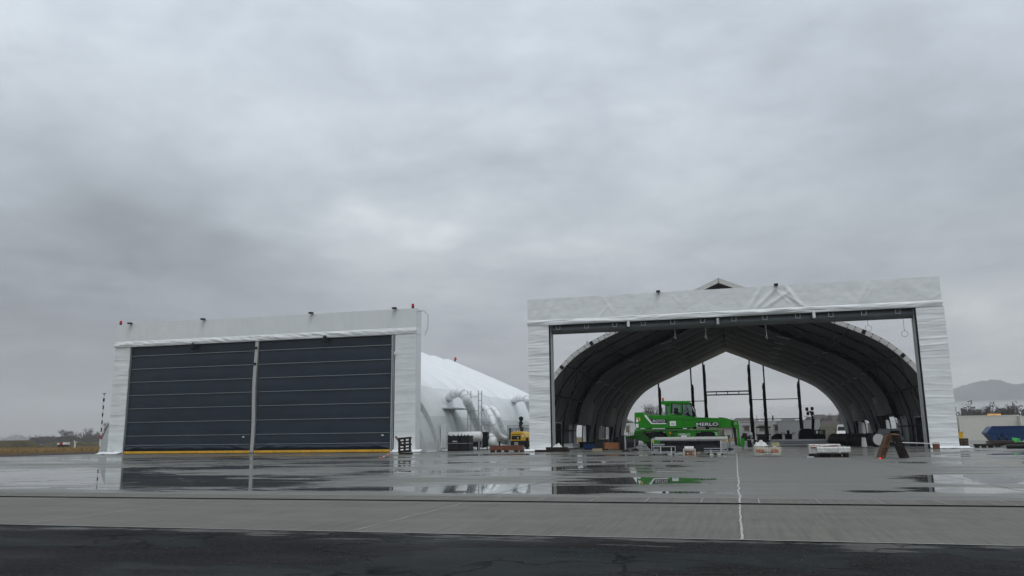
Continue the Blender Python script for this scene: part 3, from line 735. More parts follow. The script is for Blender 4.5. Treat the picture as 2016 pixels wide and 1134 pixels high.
# ------------------------------------------------------------------ gates
def fascia(parent, x0, x1, z0, z1, y, depth, fn, m, nx, nz, name='fascia'):
    mb = MB().grid(lambda a, b_: (x0+(x1-x0)*a, y-fn(x0+(x1-x0)*a, z0+(z1-z0)*b_, a, b_), z0+(z1-z0)*b_), nx, nz)
    mb.box(x0, x1, y+.02, y+depth, z0+.002, z1-.002)
    # close the rim
    mb.add([(x0, y, z0), (x0, y+.02, z0), (x0, y+.02, z1), (x0, y, z1)], [(0, 1, 2, 3)])
    o = mb.build(name, m, parent, fixn=False)
    for p_ in o.data.polygons: p_.use_smooth = p_.index < nx*nz
    return o
def fold(x, z, x0, z0, ang, w, amp, L):     # one sharp crease line
    ca, sa = math.cos(ang), math.sin(ang); dx, dz = x-x0, z-z0
    l = dx*ca+dz*sa; d = -dx*sa+dz*ca
    if l < 0 or l > L: return 0
    return amp*math.exp(-(d/w)**2)*math.sin(PI*l/L)**.5
GZL, GZR = 10.37, 10.5
YP = 54.05
# left gate
gl = thing('closed_gate', (-35.2, YP, 0), 'white clad portal gate with two closed dark grey fold-up doors', 'gate')
def f_left(x, z, a, b_): return .012*fbm(x*3, z*.35, 1, 3)+.01
fascia(gl, -48.3, -22.02, 8.93, GZL, YP, .95, f_left, 'old_fabric', 200, 12)
def hem_l(x, z, a, b_):
    lowz = 8.52+.25*math.exp(-((x+48.3)/1.2)**2)*0
    return .05+.055*math.sin(PI*b_)+.06*fbm(x*1.2, z*5+x*.9, 3, 4)*(.3+b_*(1-b_)*3)+.03*math.sin(x*.9)
fascia(gl, -48.32, -22.0, 8.50, 8.95, YP-.03, .9, hem_l, 'white_fabric', 360, 10, 'fascia_hem')
def pil(x, z, a, b_, s_=1.0, k=0, diag=0.0):
    zz = z+diag*x*math.sin(z*.7)
    h = .030*fbm(x*.35+k, zz*1.9, k, 4)+.028*abs(fbm(x*.25, zz*1.1, k+9, 2))
    cr = 0
    for q in range(22):
        zc_ = .3+q*.40+.16*fnoise(q*3.3, k); sl_ = .20*fnoise(q*1.7, k+5)
        d = z-zc_-sl_*(x-x0c(k)); cr += .016*math.exp(-(d/.045)**2)*(.4+abs(fnoise(q*7.1, k+2))*1.4)
    return s_*(h+cr)+.01
def x0c(k): return {1: -47.5, 2: -22.8, 3: -12.9, 4: 12.0}.get(k, 0)
fascia(gl, -48.3, -46.84, 0.0, 8.52, YP, .95, lambda x, z, a, b_: pil(x, z, a, b_, .8, 1), 'old_fabric', 14, 220, 'pillar_cover')
fascia(gl, -23.66, -22.02, 0.0, 8.52, YP, .95, lambda x, z, a, b_: pil(x, z, a, b_, .55, 2), 'old_fabric', 14, 220, 'pillar_cover')
# skirts thrown on the ground at both pillars
for xa, xb in ((-48.95, -46.9), (-23.7, -21.5)):
    MB().grid(lambda a, b_, xa=xa, xb=xb: (xa+(xb-xa)*a, YP-.75+.72*b_+.1*math.sin(a*9), .02+.16*b_*b_+.05*abs(fbm(a*9, b_*5, xa))), 24, 8).build('pillar_skirt', 'white_fabric', gl, smooth=True, fixn=False)
ZL = [8.50, 7.76, 6.70, 5.65, 4.60, 3.54, 2.47, 1.40, .67, .24]
for (xa, xb) in ((-46.80, -35.42), (-35.10, -23.95)):
    def D(a, b_, xa=xa, xb=xb):
        x = xa+(xb-xa)*a; z = .22+8.28*b_; y = YP+.20
        zs = sorted(ZL); kk = max(q for q in range(len(zs)) if zs[q] <= z+1e-6) if z > zs[0] else 0; kk = min(kk, len(zs)-2); fr = min(1, max(0, (z-zs[kk])/(zs[kk+1]-zs[kk])))
        w = .03*fbm(x*.3, z*.4, 2)-.02*math.sin(PI*fr)*(1+.8*fbm(x*.45, kk*3.1, 5, 3))+.012*fbm(x*2.2, z*.5, 7)
        if z < .67:                                           # slack bottom bellows, pulled to the corners
            q = (z-.22)/.45
            w -= (.10*math.sin(PI*q)*(1+.7*fbm(x*.5, z*2.5+abs(a-.5)*8, 4, 3))); 
            for s_, xc_ in ((1, xa), (-1, xb)): w -= .10*math.exp(-(((x-xc_)*s_-q*1.6)/.28)**2)
        return (x, y+w, z)
    cu = MB().grid(D, 110, 150).build('door_curtain', 'dark_fabric', gl, smooth=True, fixn=False)
    for z in ZL[1:-1]:
        MB().box(xa+.12, xb-.12, YP+.09, YP+.155, z-.012, z+.012).build('seam_batten', 'galvanised', cu)
    bb = MB().box(xa+.02, xb-.02, YP+.02, YP+.24, .03, .205).build('bottom_bar', 'yellow_bar', cu, bevel=.02)
    MB().box(xa+.15, xb-.15, YP+.05, YP+.16, .215, .29).build('bar_rail', 'steel_dark', cu)
    MB().box(xb-.75, xb-.58, YP+.10, YP+.14, 1.18, 1.26).build('maker_plate', 'letter_white', cu)
MB().box(-46.84, -46.80, YP-.01, YP+.3, 0, 8.5).build('guide_rail', 'aluminium', gl)
MB().box(-23.95, -23.84, YP-.02, YP+.3, 0, 8.5).box(-23.80, -23.74, YP-.02, YP+.3, 0, 8.5).build('guide_rail', 'galvanised', gl)
MB().box(-23.835, -23.805, YP+.12, YP+.3, 0, 8.5).build('guide_gap', 'dark_void', gl)
cp = MB()
n = 14; cp.grid(lambda a, b_: (0, 0, 0), 1, 1) if False else None
def postx(z): return -35.26+.05*math.sin(z*.9)
vsP = []; fsP = []
for i in range(n+1):
    z = .05+8.45*i/n; x = postx(z)
    vsP += [(x-.14, YP+.0, z), (x+.14, YP+.0, z), (x+.14, YP+.35, z), (x-.14, YP+.35, z)]
for i in range(n):
    for k in range(4): fsP.append((i*4+k, i*4+(k+1) % 4, (i+1)*4+(k+1) % 4, (i+1)*4+k))
fsP += [(3, 2, 1, 0), (n*4, n*4+1, n*4+2, n*4+3)]
po = cp.add(vsP, fsP).build('centre_post', 'aluminium', gl)
for z in (7.95, 6.72): MB().box(postx(z)-.1, postx(z)+.06, YP-.07, YP-.002, z-.08, z+.10).build('latch', 'steel_dark', po)
for u, v in ((379, 682), (639, 668)):
    x = at(u, v, YP-.2).x; z = at(u, v, YP-.2).z
    mo = MB().lathe((x, YP-.18, z-.24), [(.12, 0), (.15, .03), (.15, .40), (.12, .46)], 12).build('warning_horn', 'black_plastic', gl)
    MB().box(x-.04, x+.04, YP-.2, YP+.05, z+.22, z+.30).build('horn_bracket', 'steel_dark', mo)
def flood(parent, x, z, y=YP-.05, w=.22, pale=False):
    o = MB().box(x-w*.7, x+w*.7, y-.28, y-.02, z-.02, z+.09).build('floodlight', 'steel_dark', parent)
    MB().bar((x, y, z-.05), (x, y+.18, z-.12), .05).build('light_bracket', 'steel_dark', o)
for u in (259, 402, 614, 778):
    x = gx(u, YP); flood(gl, at(u, 640, YP).x, GZL+.02)
for u in (234, 811):
    x = at(u, 630, YP).x
    x = max(-48.1, min(-22.2, x))
    b_o = MB().lathe((x, YP+.15, GZL), [(.10, 0), (.10, .12)], 10).build('beacon_base', 'steel_dark', gl)
    MB().lathe((x, YP+.15, GZL+.12), [(.10, 0), (.11, .03), (.10, .21), (.07, .24)], 12).build('beacon_lamp', 'red_plastic', b_o)
# loose wire at the right corner
MB().tube([(-22.0, YP+.1, 10.1), (-21.6, YP+.3, 10.2), (-21.35, YP+.6, 9.9), (-21.4, YP+.7, 9.0), (-21.6, YP+.6, 8.4)], .015, 4).build('loose_wire', 'steel_dark', gl)
MB().lathe((-23.62, YP-.15, 7.0), [(.08, 0), (.08, .2)], 8).build('camera_pod', 'white_paint', gl)
# frame feet inside
gr = thing('open_gate', (-.4, YP, 0), 'white clad portal gate standing open with its dark curtain rolled up', 'gate')
CR = [(-12.9, 9.7, 1.0, .10, .035, 1.6), (-12.4, 9.0, 1.05, .12, .05, 1.9), (-13.3, 9.0, .9, .06, .03, 1.4), (-5.6, 9.0, 1.25, .05, .05, 1.5), (-7.5, 9.1, 2.1, .07, .04, 1.6), (-8.6, 8.95, .9, .06, .05, 1.1),
      (-3.0, 9.6, 2.3, .08, .03, .9), (1.3, 9.0, 1.0, .10, .07, 2.0), (1.7, 9.0, .75, .10, .08, 2.3), (2.2, 9.0, .55, .10, .07, 2.2), (4.6, 9.0, 2.15, .12, .09, 1.9), (4.9, 8.95, 2.5, .06, .05, 1.9), (4.0, 9.2, 2.3, .06, .04, 1.5),
      (8.0, 9.0, 1.1, .12, .06, 1.7), (8.3, 9.1, .95, .05, .04, 1.2), (12.1, 9.0, .6, .07, .03, 1.0)]
def f_right(x, z, a, b_):
    h = .03*fbm(x*.5, z*.5, 3, 3)+.012*fbm(x*2, z*2, 6, 3)+.02
    for c_ in CR: h += fold(x, z, c_[0], c_[1], c_[2], c_[3]*1.25, c_[4], c_[5])*(.8 if 0 < c_[0] < 6 else .5)
    return h
fascia(gr, -13.63, 12.80, 8.98, GZR, YP, .9, f_right, 'white_fabric', 440, 34)
def hem_r(x, z, a, b_):
    env = .6+.5*abs(fnoise(x*.35, 2, 8))+.5*math.exp(-((x-3.5)/2.5)**2)
    h = .04+.09*math.sin(PI*b_)**.7*env
    h += .085*fbm(x*.45, z*4.2+.25*math.sin(x*.8), 5, 4)*env
    if abs(x) > 11: h *= .7
    return h
fascia(gr, -13.64, 12.81, 8.62, 9.0, YP-.02, .86, hem_r, 'white_fabric', 460, 14, 'fascia_hem')
fascia(gr, -13.62, -12.13, 0, 8.62, YP, .9, lambda x, z, a, b_: pil(x, z, a, b_, 1.25, 3, .0), 'white_fabric', 16, 260, 'pillar_cover')
fascia(gr, 11.28, 12.88, 0, 8.62, YP, .9, lambda x, z, a, b_: pil(x, z, a, b_, 1.0, 4, .06), 'white_fabric', 16, 260, 'pillar_cover')
for xa, xb in ((-14.1, -12.1), (11.3, 13.4)):
    MB().grid(lambda a, b_, xa=xa, xb=xb: (xa+(xb-xa)*a, YP-.5+.48*b_, .02+.12*b_*b_+.03*abs(fbm(a*9, b_*5, xa))), 20, 6).build('pillar_skirt', 'white_fabric', gr, smooth=True, fixn=False)
# rails on the inner faces
for sd_, x in ((1, -12.12), (-1, 11.27)):
    for q, (w_, mm) in enumerate(((.05, 'steel_dark'), (.12, 'grey_panel'), (.06, 'steel_dark'), (.10, 'pale_alloy'))):
        y0 = YP+.02+q*.24
        MB().box(x, x+sd_*(.06+.05*(q % 2)), y0, y0+.2, 0, 8.6).build('guide_rail', mm, gr)
# rolled curtain under the fascia
rc = MB().grid(lambda a, b_: (-11.95+23.1*a, YP+.42-.22*math.sin(PI*b_)-.02*fbm(a*30, b_*3, 2), 8.02+.60*b_+.02*fbm(a*12, 3)), 200, 10)
rc.box(-11.95, 11.15, YP+.43, YP+.75, 8.04, 8.6)
rco = rc.build('rolled_curtain', 'roll_fabric', gr, smooth=False, fixn=False)
MB().box(-12.0, 11.2, YP+.05, YP+.10, 8.56, 8.605).build('curtain_rail', 'steel_dark', gr)
for u, v in ((1098, 644), (1154, 642), (1210, 640), (1266, 637), (1324, 634), (1383, 632), (1445, 629.5), (1506, 625.5), (1571, 621), (1636, 617), (1701, 614), (1768, 611)):
    x = at(u, v, YP).x
    w = MB().box(x-.15, x+.15, YP+.10, YP+.13, 8.30, 8.33).box(x-.15, x-.12, YP+.10, YP+.13, 8.33, 8.56).box(x+.12, x+.15, YP+.10, YP+.13, 8.33, 8.56)
    w.build('curtain_hook', 'galvanised', gr)
for u, v in ((1237, 635), (1413, 629), (1602, 617)):
    x = at(u, v, YP).x
    mo = MB().lathe((x, YP-.02, 8.12 if u == 1413 else 8.25), [(.10, 0), (.11, .05), (.09, .42)], 10).build('warning_horn', 'galvanised' if u == 1413 else 'white_paint', gr)
    MB().box(x-.16, x-.10, YP-.06, YP+.04, 8.15, 8.62).build('horn_bracket', 'steel_dark', mo)
for u in (1296, 1528): flood(gr, at(u, 570, YP).x, GZR-.0, w=.18)
# rings hung on thin cords
rg = [(1155, 655, 674, .0), (1196, 648, 655, .16), (1268, 640, 658, .16), (1328, 645, 662, .05), (1388, 640, 662, .07), (1444, 640, 662, .22), (1507, 636, 662, .08), (1570, 630, 657, .20), (1642, 628, 669, .20), (1707, 625, 646, .19), (1777, 622, 657, .19)]
RL = ['thin cord with a small hook, leftmost under the curtain', 'small grey ring in front of the left arch band', 'faint ring before the dark roof left of the ridge', 'short cord with a narrow loop left of the ridge', 'cord with a folded loop just left of the ridge', 'dark ring just right of the ridge', 'cord with a pale narrow loop right of the ridge',
      'coiled ring third from the right', 'dark ring hanging lower than its neighbours', 'pale ring before the right arch band', 'rightmost pale ring on a cord against the sky']
for (u, v0, v1, r_), lab in zip(rg, RL):
    x = at(u, v0, YP+.5).x; zb_ = at(u, v1, YP+.5).z
    if r_ > .1: zb_ += .0
    t_ = thing('hanging_ring', (x, YP+.5, 8.0), lab, 'hanging ring', 'cords and rings hanging under the open curtain')
    MB().tube([(x, YP+.5, 8.02), (x+.02, YP+.5, zb_+max(r_, .1))], .010, 4).build('cord', 'rope_white' if r_ < .1 else 'steel_dark', t_)
    if r_ > .1: MB().torus((x+.02, YP+.5, zb_), r_, .016).build('ring', 'galvanised' if u > 1650 else 'steel_dark', t_)
    else: MB().tube([(x+.02, YP+.5, zb_+.1), (x-.05, YP+.5, zb_-.1), (x+.07, YP+.5, zb_-.2), (x+.02, YP+.5, zb_+.1)], .02, 4).build('loop', 'galvanised', t_)


# ------------------------------------------------------------------ telehandler
TY = 52.6                                           # near side of the machine
def pz(u, v, Y): q = at(u, v, Y); return q.x, q.z
def gbase(u, Y): return (at(u, 885, Y).x, Y, 0)
te = thing('telehandler', gbase(1345, TY+1), 'bright green rotating telescopic handler with its boom lowered, parked at the open gate', 'telehandler')
ch = MB()
ch.pp([(1250, 846.5), (1413, 846.5), (1414, 850), (1372, 850), (1366, 860), (1364, 872), (1318, 872), (1317, 860), (1308, 849.5), (1268, 849.5), (1263, 858), (1263, 868), (1250, 866), (1247, 853)], TY, TY+.1, TY+2.3)
ch.pp([(1263, 866), (1414, 864), (1420, 869), (1414, 873), (1268, 874)], TY+.4, TY+.5, TY+1.9)
cho = ch.build('chassis', 'green_paint', te, bevel=.02)
MB().pp([(1249, 845), (1414, 845), (1414, 847), (1249, 847.2)], TY, TY+.05, TY+2.35).build('deck_edge', 'green_pale', cho)
for u in (1267, 1302, 1318, 1364, 1378):
    a = at(u, 847, TY).x
for (ua, va, ub, vb) in ((1307, 847, 1317, 860), (1375, 847, 1366, 860), (1366, 860, 1364.5, 871), (1317, 860, 1318, 871)):
    xa, za = pz(ua, va, TY); xb, zb = pz(ub, vb, TY)
    MB().bar((xa, TY+.06, za), (xb, TY+.06, zb), .05, .04).build('arch_trim', 'green_paint', cho)
for q in ((1322, 848.5, 1333, 852), (1320, 855, 1330, 860), (1320, 864, 1331, 869), (1348, 866, 1362, 869)):
    xa, za = pz(q[0], q[1], TY); xb, zb = pz(q[2], q[3], TY)
    MB().box(xa, xb, TY+.07, TY+.095, zb, za).build('vent_recess', 'green_dark', cho)
xa, za = pz(1314, 850, TY); MB().box(xa+.1, xa+.22, TY+.06, TY+.10, za-.14, za).build('side_lamp', 'amber', cho)
# wheels
for u in (1291, 1391):
    for yy in (TY+.12, TY+1.85):
        x, _ = pz(u, 868, TY)
        wh = MB().lathe((x, yy, .60), [(.28, .03), (.50, 0), (.58, .05), (.60, .12), (.60, .30), (.58, .38), (.50, .43), (.28, .40)], 28, 'y').build('wheel', 'rubber', te, smooth=False)
        MB().lathe((x, yy, .60), [(.10, -.03), (.27, -.01), (.29, .05), (.29, .1)], 18, 'y').build('rim', 'green_paint', wh)
        lg = MB()
        for k in range(22):
            a = 2*PI*k/22; r_ = .615
            lg.bar((x+r_*math.cos(a), yy+.02, .6+r_*math.sin(a)), (x+r_*math.cos(a+.16), yy+.40, .6+r_*math.sin(a+.16)), .05, .05)
        lg.build('tread', 'rubber', wh)
# black blocks added as fender shade; dark green tanks and gearbox between the wheels
MB().pp([(1318, 850), (1364, 850), (1362, 871), (1320, 871)], TY, TY+.25, TY+2.0).build('engine_block', 'green_dark', te)
MB().pp([(1268, 852), (1312, 852), (1316, 872), (1268, 872)], TY, TY+.9, TY+1.5).build('fender_shade', 'black_plastic', te)  # black block fills the wheel arch as painted-in shade
MB().pp([(1370, 852), (1412, 852), (1412, 872), (1368, 872)], TY, TY+.9, TY+1.5).build('fender_shade', 'black_plastic', te)  # same shade block for the other wheel arch
# turret
tu = MB().pp([(1249, 812), (1264.5, 811.6), (1269, 816.8), (1300, 818), (1306, 845), (1252, 845), (1249, 830)], TY, TY+.02, TY+.55)
tu.pp([(1290, 818), (1372, 823), (1372, 838), (1350, 845), (1290, 845)], TY, TY+.3, TY+1.9)
tu.pp([(1249, 812), (1264.5, 811.6), (1269, 816.8), (1300, 818), (1306, 845), (1252, 845), (1249, 830)], TY, TY+1.6, TY+2.2)
tuo = tu.build('turret', 'green_paint', te, bevel=.03)
MB().lathe(((pz(1330, 845, TY)[0]), TY+1.2, pz(1330, 849, TY)[1]), [(.75, 0), (.75, .14)], 24).build('slew_ring', 'black_plastic', te)
lb = MB(); 
for (u0, u1) in ((1262, 1270), (1285, 1309), (1345, 1352)):
    u = u0
    while u < u1:
        x, z = pz(u, 843.8, TY); lb.box(x-.012, x+.035, TY-.075, TY-.055, z-.03, z+.03); u += 2.1
lb.build('hazard_dots', 'letter_white', tuo)
x, z = pz(1253.5, 829, TY); MB().add([(x-.06, TY-.004, z-.06), (x+.12, TY-.004, z-.06), (x+.03, TY-.004, z+.26)], [(0, 1, 2)]).build('warning_label', 'letter_white', tuo)
x, z = pz(1259, 829, TY); MB().box(x-.05, x+.05, TY-.004, TY+.0, z, z+.24).build('warning_label', 'yellow_paint', tuo)
x, z = pz(1254, 842, TY); MB().box(x-.06, x+.1, TY-.004, TY+.0, z, z+.25).build('warning_label', 'letter_white', tuo)
# white chevron stripe and black panel with lettering on the turret flank
bx = TY-.055
bo = MB().pp([(1266, 817.2), (1304, 817.4), (1369.6, 821.3), (1413.5, 823), (1419, 826), (1419, 842.8), (1393, 840.8), (1372, 839.5), (1349, 844), (1266, 844)], TY, TY-.05, TY+.5)
boo = bo.build('boom', 'green_paint', te, bevel=.025)
def seam(ua, va, ub, vb, w=.02, m='green_dark', y=bx):
    xa, za = pz(ua, va, TY); xb, zb = pz(ub, vb, TY)
    MB().bar((xa, y, za), (xb, y, zb), w, .012).build('panel_seam', m, boo)
seam(1317, 818.5, 1317, 844, .03); seam(1345, 820, 1345, 844, .02); seam(1362, 822, 1412, 825, .035, 'rubber'); seam(1277, 842.6, 1345, 843, .03, 'rubber'); seam(1277, 823.5, 1410, 829); seam(1350, 839, 1369, 832); 
MB().pp([(1272, 818), (1281, 825.5), (1309, 826), (1315, 828), (1311, 834.6), (1285, 834.6)], TY, bx-.006, bx+.002).build('black_decal', 'letter_black', boo)
MB().pp([(1269, 817), (1272, 817), (1284.5, 832.8), (1312, 832.8), (1311, 834.8), (1282.5, 834.8), (1269.5, 820)], TY, bx-.010, bx-.002).build('white_stripe', 'letter_white', boo)
x, z = pz(1286, 831.4, TY); x2, _ = pz(1309, 831.4, TY); text('ROTO', 'lettering', 'letter_white', boo, (x, bx-.012, z), .155, x2-x, offset=.0)
MB().pp([(1370, 831), (1415, 831.5), (1415, 840.5), (1374, 840)], TY, bx-.006, bx+.002).build('black_decal', 'letter_black', boo)
x, z = pz(1371.5, 838.6, TY); x2, _ = pz(1413.5, 838.6, TY); text('MERLO', 'lettering', 'letter_white', boo, (x, bx-.012, z), .19, x2-x, offset=.004)
x, z = pz(1319, 838.5, TY); x2, _ = pz(1331, 838.5, TY); nt_ = MB().box(x, x2, bx-.008, bx, z, z+.30).build('paper_notice', 'letter_white', boo)
MB().box(x+.07, x2-.07, bx-.011, bx-.008, z+.06, z+.2).build('notice_print', 'grey_panel', nt_)
x, z = pz(1336, 857.6, TY); x2, _ = pz(1358.5, 857.6, TY); text('MERLO', 'lettering', 'letter_white', cho, (x, TY+.085, z), .13, x2-x, offset=.012)
x, z = pz(1341, 861.5, TY); x2, _ = pz(1352, 861.5, TY); MB().box(x, x2, TY+.07, TY+.09, z, z+.12).build('paper_notice', 'letter_white', cho)
# telescoped sections
i1 = MB().pp([(1416, 824.5), (1426, 822.5), (1440, 827.5), (1440, 841.5), (1416, 842.5)], TY, TY+.02, TY+.44).build('boom_section', 'green_paint', te, bevel=.015)
i2 = MB().pp([(1424, 826.5), (1450, 828.5), (1453, 834), (1446, 840.5), (1424, 841)], TY, TY+.08, TY+.38).build('boom_section', 'green_dark', te, bevel=.015)
ho = MB()
for k in range(3):
    pts = [(pz(1414+i*3.6, 822.5+k*1.3-1.5*math.sin(i*.5)+i*.55, TY)) for i in range(10)]
    ho.tube([(a, TY+.1+.08*k, c) for a, c in pts], .022, 5)
ho.build('hose', 'rubber', i1)
he = MB().pp([(1444, 828), (1453, 829), (1455, 840), (1458, 879), (1452.5, 879), (1451, 845), (1444, 840)], TY, TY+.05, TY+.15)
he.pp([(1444, 828), (1453, 829), (1455, 840), (1458, 879), (1452.5, 879), (1451, 845), (1444, 840)], TY, TY+.35, TY+.45)
heo = he.build('boom_head', 'green_paint', te)
MB().pp([(1441.5, 840), (1448.5, 839), (1452, 877), (1447.5, 877)], TY, TY+.12, TY+.38).build('tilt_link', 'black_plastic', heo)
MB().pp([(1446, 831), (1450.5, 831), (1450.5, 836.5), (1446, 836.5)], TY, TY+.02, TY+.05).build('pin_plate', 'green_pale', heo)
fc = MB().pp([(1458, 863), (1466, 863.5), (1466, 877), (1460, 880), (1458, 880)], TY, TY-.1, TY+.65).build('fork_carriage', 'green_paint', te)
MB().pp([(1462, 852), (1471, 853), (1471, 868), (1464, 868)], TY, TY+.1, TY+.4).build('hook_block', 'steel_dark', te)
# cab on the far side of the boom
CY0, CY1 = TY+.85, TY+1.95
cbm = MB()
for yy in (CY0, CY1-.06):
    cbm.pp([(1309, 799.5), (1311.5, 796), (1320, 792), (1356, 791.5), (1361, 794), (1371.5, 818), (1371.5, 821), (1364, 820.5), (1354.5, 795.5), (1340.5, 794.5), (1341, 812), (1364, 820.5), (1371, 822.5), (1311, 818), (1309, 812)][:4]+[(1361, 794), (1359, 796), (1321, 795), (1319, 797), (1312, 799)], CY0, yy, yy+.06)
def cbar(ua, va, ub, vb, w=.10, m='green_paint', nm='cab_pillar', ys=(CY0, CY1)):
    for yy in ys:
        xa, za = pz(ua, va, CY0); xb, zb = pz(ub, vb, CY0)
        cbm.bar((xa, yy, za), (xb, yy, zb), w, .06)
cbar(1319.5, 795, 1319, 814, .13); cbar(1310, 797, 1310.5, 818, .07); cbar(1340.5, 795, 1341, 814, .10); cbar(1310, 817, 1322, 817.5, .12)
cbo = cbm.build('cab_frame', 'green_paint', te)
cb2 = MB()
for yy in (CY0, CY1):
    xa, za = pz(1358.5, 795, CY0); xb, zb = pz(1369.5, 820, CY0)
    cb2.bar((xa, yy, za), (xb, yy, zb), .09, .06)
    xa, za = pz(1321, 812.5, CY0); xb, zb = pz(1342, 814.5, CY0); xc, zc2 = pz(1367, 820.5, CY0)
    cb2.bar((xa, yy-.01, za), (xb, yy-.01, zb), .08, .05); cb2.bar((xb, yy-.01, zb), (xc, yy-.01, zc2), .08, .05)
    xa, za = pz(1349, 796, CY0); xb, zb = pz(1357, 817, CY0); cb2.bar((xa, yy-.015, za), (xb, yy-.015, zb), .035, .03)
cb2.build('door_frame', 'black_plastic', cbo)
MB().pp([(1301, 790.5), (1306, 789.3), (1352, 789.3), (1358, 790.8), (1361, 794), (1356, 795), (1320, 793.5), (1309, 797), (1302, 795.5)], CY0, CY0-.03, CY1+.06).build('roof', 'green_paint', cbo, bevel=.02)
MB().pp([(1311, 816.5), (1322, 815), (1342, 816), (1366, 821), (1371, 822), (1371, 828), (1311, 826)], CY0, CY0+.01, CY1).build('cab_floor', 'green_paint', cbo)
for poly in ([(1321, 795.5), (1339.5, 795.5), (1340, 813), (1321, 811.5)], [(1342, 796), (1357, 796), (1368, 820), (1342, 814.5)], [(1311.5, 798.5), (1318, 797.5), (1318, 815), (1311.5, 815)]):
    for yy in (CY0-.005, CY1+.03): MB().pp(poly, CY0, yy, yy+.008).build('window', 'cab_glass', cbo)
xa, za = pz(1360, 795.5, CY0); xb, zb = pz(1371, 819, CY0)
MB().add([(xa, CY0+.05, za), (xa, CY1-.05, za), (xb, CY1-.05, zb), (xb, CY0+.05, zb)], [(0, 1, 2, 3)]).build('windscreen', 'cab_glass', cbo)
MB().pp([(1327, 803), (1333, 803), (1334, 812), (1341, 813), (1341, 818), (1326, 817)], CY0, CY0+.3, CY0+.8).build('seat', 'black_plastic', cbo)
xa, za = pz(1349, 811, CY0); MB().tube([(xa-.12, CY0+.4, za), (xa+.1, CY0+.4, za+.16)], .03, 6).pp([(1350, 810), (1355, 813), (1357, 818), (1350, 817)], CY0, CY0+.3, CY0+.7).build('console', 'black_plastic', cbo)
x, z = pz(1304, 789, CY0)
bco = MB().lathe((x, CY0+.5, z), [(.05, 0), (.05, .06)], 8).build('beacon_base', 'steel_dark', te)
MB().lathe((x, CY0+.5, z+.06), [(.06, 0), (.075, .03), (.07, .12), (.03, .17)], 10).build('beacon_lamp', 'amber', bco)
for ua, ub in ((1369, 1373),):
    xa, za = pz(1367.5, 805, CY0); MB().box(xa, xa+.06, CY0-.25, CY0-.05, za-.42, za).build('mirror', 'black_plastic', te)
# outriggers: arm, leg, foot
for (ua, va, uf, yy) in ((1256, 858, 1235, TY-.9), (1256, 858, 1241, TY+2.6), (1412, 862, 1431, TY-.9), (1412, 862, 1436, TY+2.6)):
    xa, za = pz(ua, va, TY); xf = at(uf, 880, TY).x; yf = TY+.5 if yy < TY else TY+1.8
    og = MB().bar((xa, yf, za), (xf, yy, .85), .18, .16).build('outrigger', 'green_dark', te)
    MB().tube([(xf, yy, .95), (xf, yy, .12)], .055, 8).build('jack', 'galvanised', og)
    MB().lathe((xf, yy, .0), [(.24, 0), (.24, .05), (.08, .12)], 14).build('foot_pad', 'steel_dark', og)
MB().pp([(1250, 852), (1266, 850), (1268, 853), (1280, 866), (1278, 871), (1262, 868), (1250, 867)], TY, TY-.05, TY+.09).build('outrigger_housing', 'green_dark', te)
MB().pp([(1407, 851), (1412, 851), (1413, 858), (1408, 857)], TY, TY+.0, TY+.08).build('work_lamp', 'green_sheet', te)
for k in range(4):
    x, z = pz(1236+k*3.6, 849, TY); MB().tube([(x, TY+.3, 1.25-.04*k), (x, TY+.3, .72)], .018, 5).build('ladder_rail', 'steel_dark', te)

# ------------------------------------------------------------------ things in front of the open gate
def px_box(mb, u0, v0, u1, v1, Y, y0, y1):
    a = at(u0, v0, Y); c = at(u1, v1, Y); return mb.box(a.x, c.x, y0, y1, max(0, c.z), a.z)
def poly_m(pts, Y): return [pz(u, v, Y) for u, v in pts]
RY = 40.6                                            # the long rack of profiles
base = gbase(1358, RY)
rk = thing('profile_rack', base, 'galvanised stacking racks carrying long alloy profiles before the green telehandler', 'storage rack')
px_box(MB(), 1290, 860.7, 1433, 864.2, RY, RY, RY+.10).build('long_profile', 'pale_alloy', rk)
px_box(MB(), 1283, 862.6, 1424, 865.6, RY, RY+.12, RY+.22).build('long_profile', 'galvanised', rk)
px_box(MB(), 1292, 865.9, 1420, 867.2, RY, RY+.3, RY+.9).build('long_profile', 'galvanised', rk)
for (u0, u1, v0, v1) in ((1283.5, 1330, 864.5, 893), (1391, 1433, 866, 893)):
    w = MB()
    for yy in (RY+.02, RY+1.0):
        for uu in (u0, u1):
            if uu == 1391: continue
            a = at(uu, v1, RY); w.box(a.x-.02, a.x+.02, yy, yy+.04, .07, at(uu, v0 if uu in (1283.5, 1433) else 880, RY).z)
        for vv in ((879.5, 889.5, 891.8) if u0 < 1300 else (869.5, 874, 878.5, 883, 887.5, 890.5)):
            ua = u0 if u0 < 1300 else (1419 if vv < 882 else u0-5)
            a = at(ua, vv, RY); c = at(u1, vv, RY); w.box(a.x, c.x, yy, yy+.04, a.z-.022, a.z+.022)
    for uu in (u0, u1):
        a = at(uu, v1, RY); w.box(a.x-.02, a.x+.02, RY+.06, RY+1.0, .10, .14)
    w.build('rack_frame', 'galvanised', rk)
for u, v0, v1 in ((1300.5, 878, 894), (1321.5, 881, 894), (1418.5, 867, 894), (1399.5, 885, 893), (1342.3, 861, 866.5), (1369, 861, 866.5)):
    a = at(u, v0, RY-.05); MB().box(a.x-.022, a.x+.022, RY-.09, RY-.04, max(.07, at(u, v1, RY).z), a.z).build('stake', 'pale_alloy', rk)
for u in (1287, 1310, 1325, 1394, 1408, 1421):
    x = gx(u, RY); MB().lathe((x, RY+.02, 0), [(.05, 0), (.05, .08)], 8).build('foot', 'black_plastic', rk)
px_box(MB(), 1286, 884, 1329, 889, RY, RY+.2, RY+.8).build('channel_bundle', 'galvanised', rk)
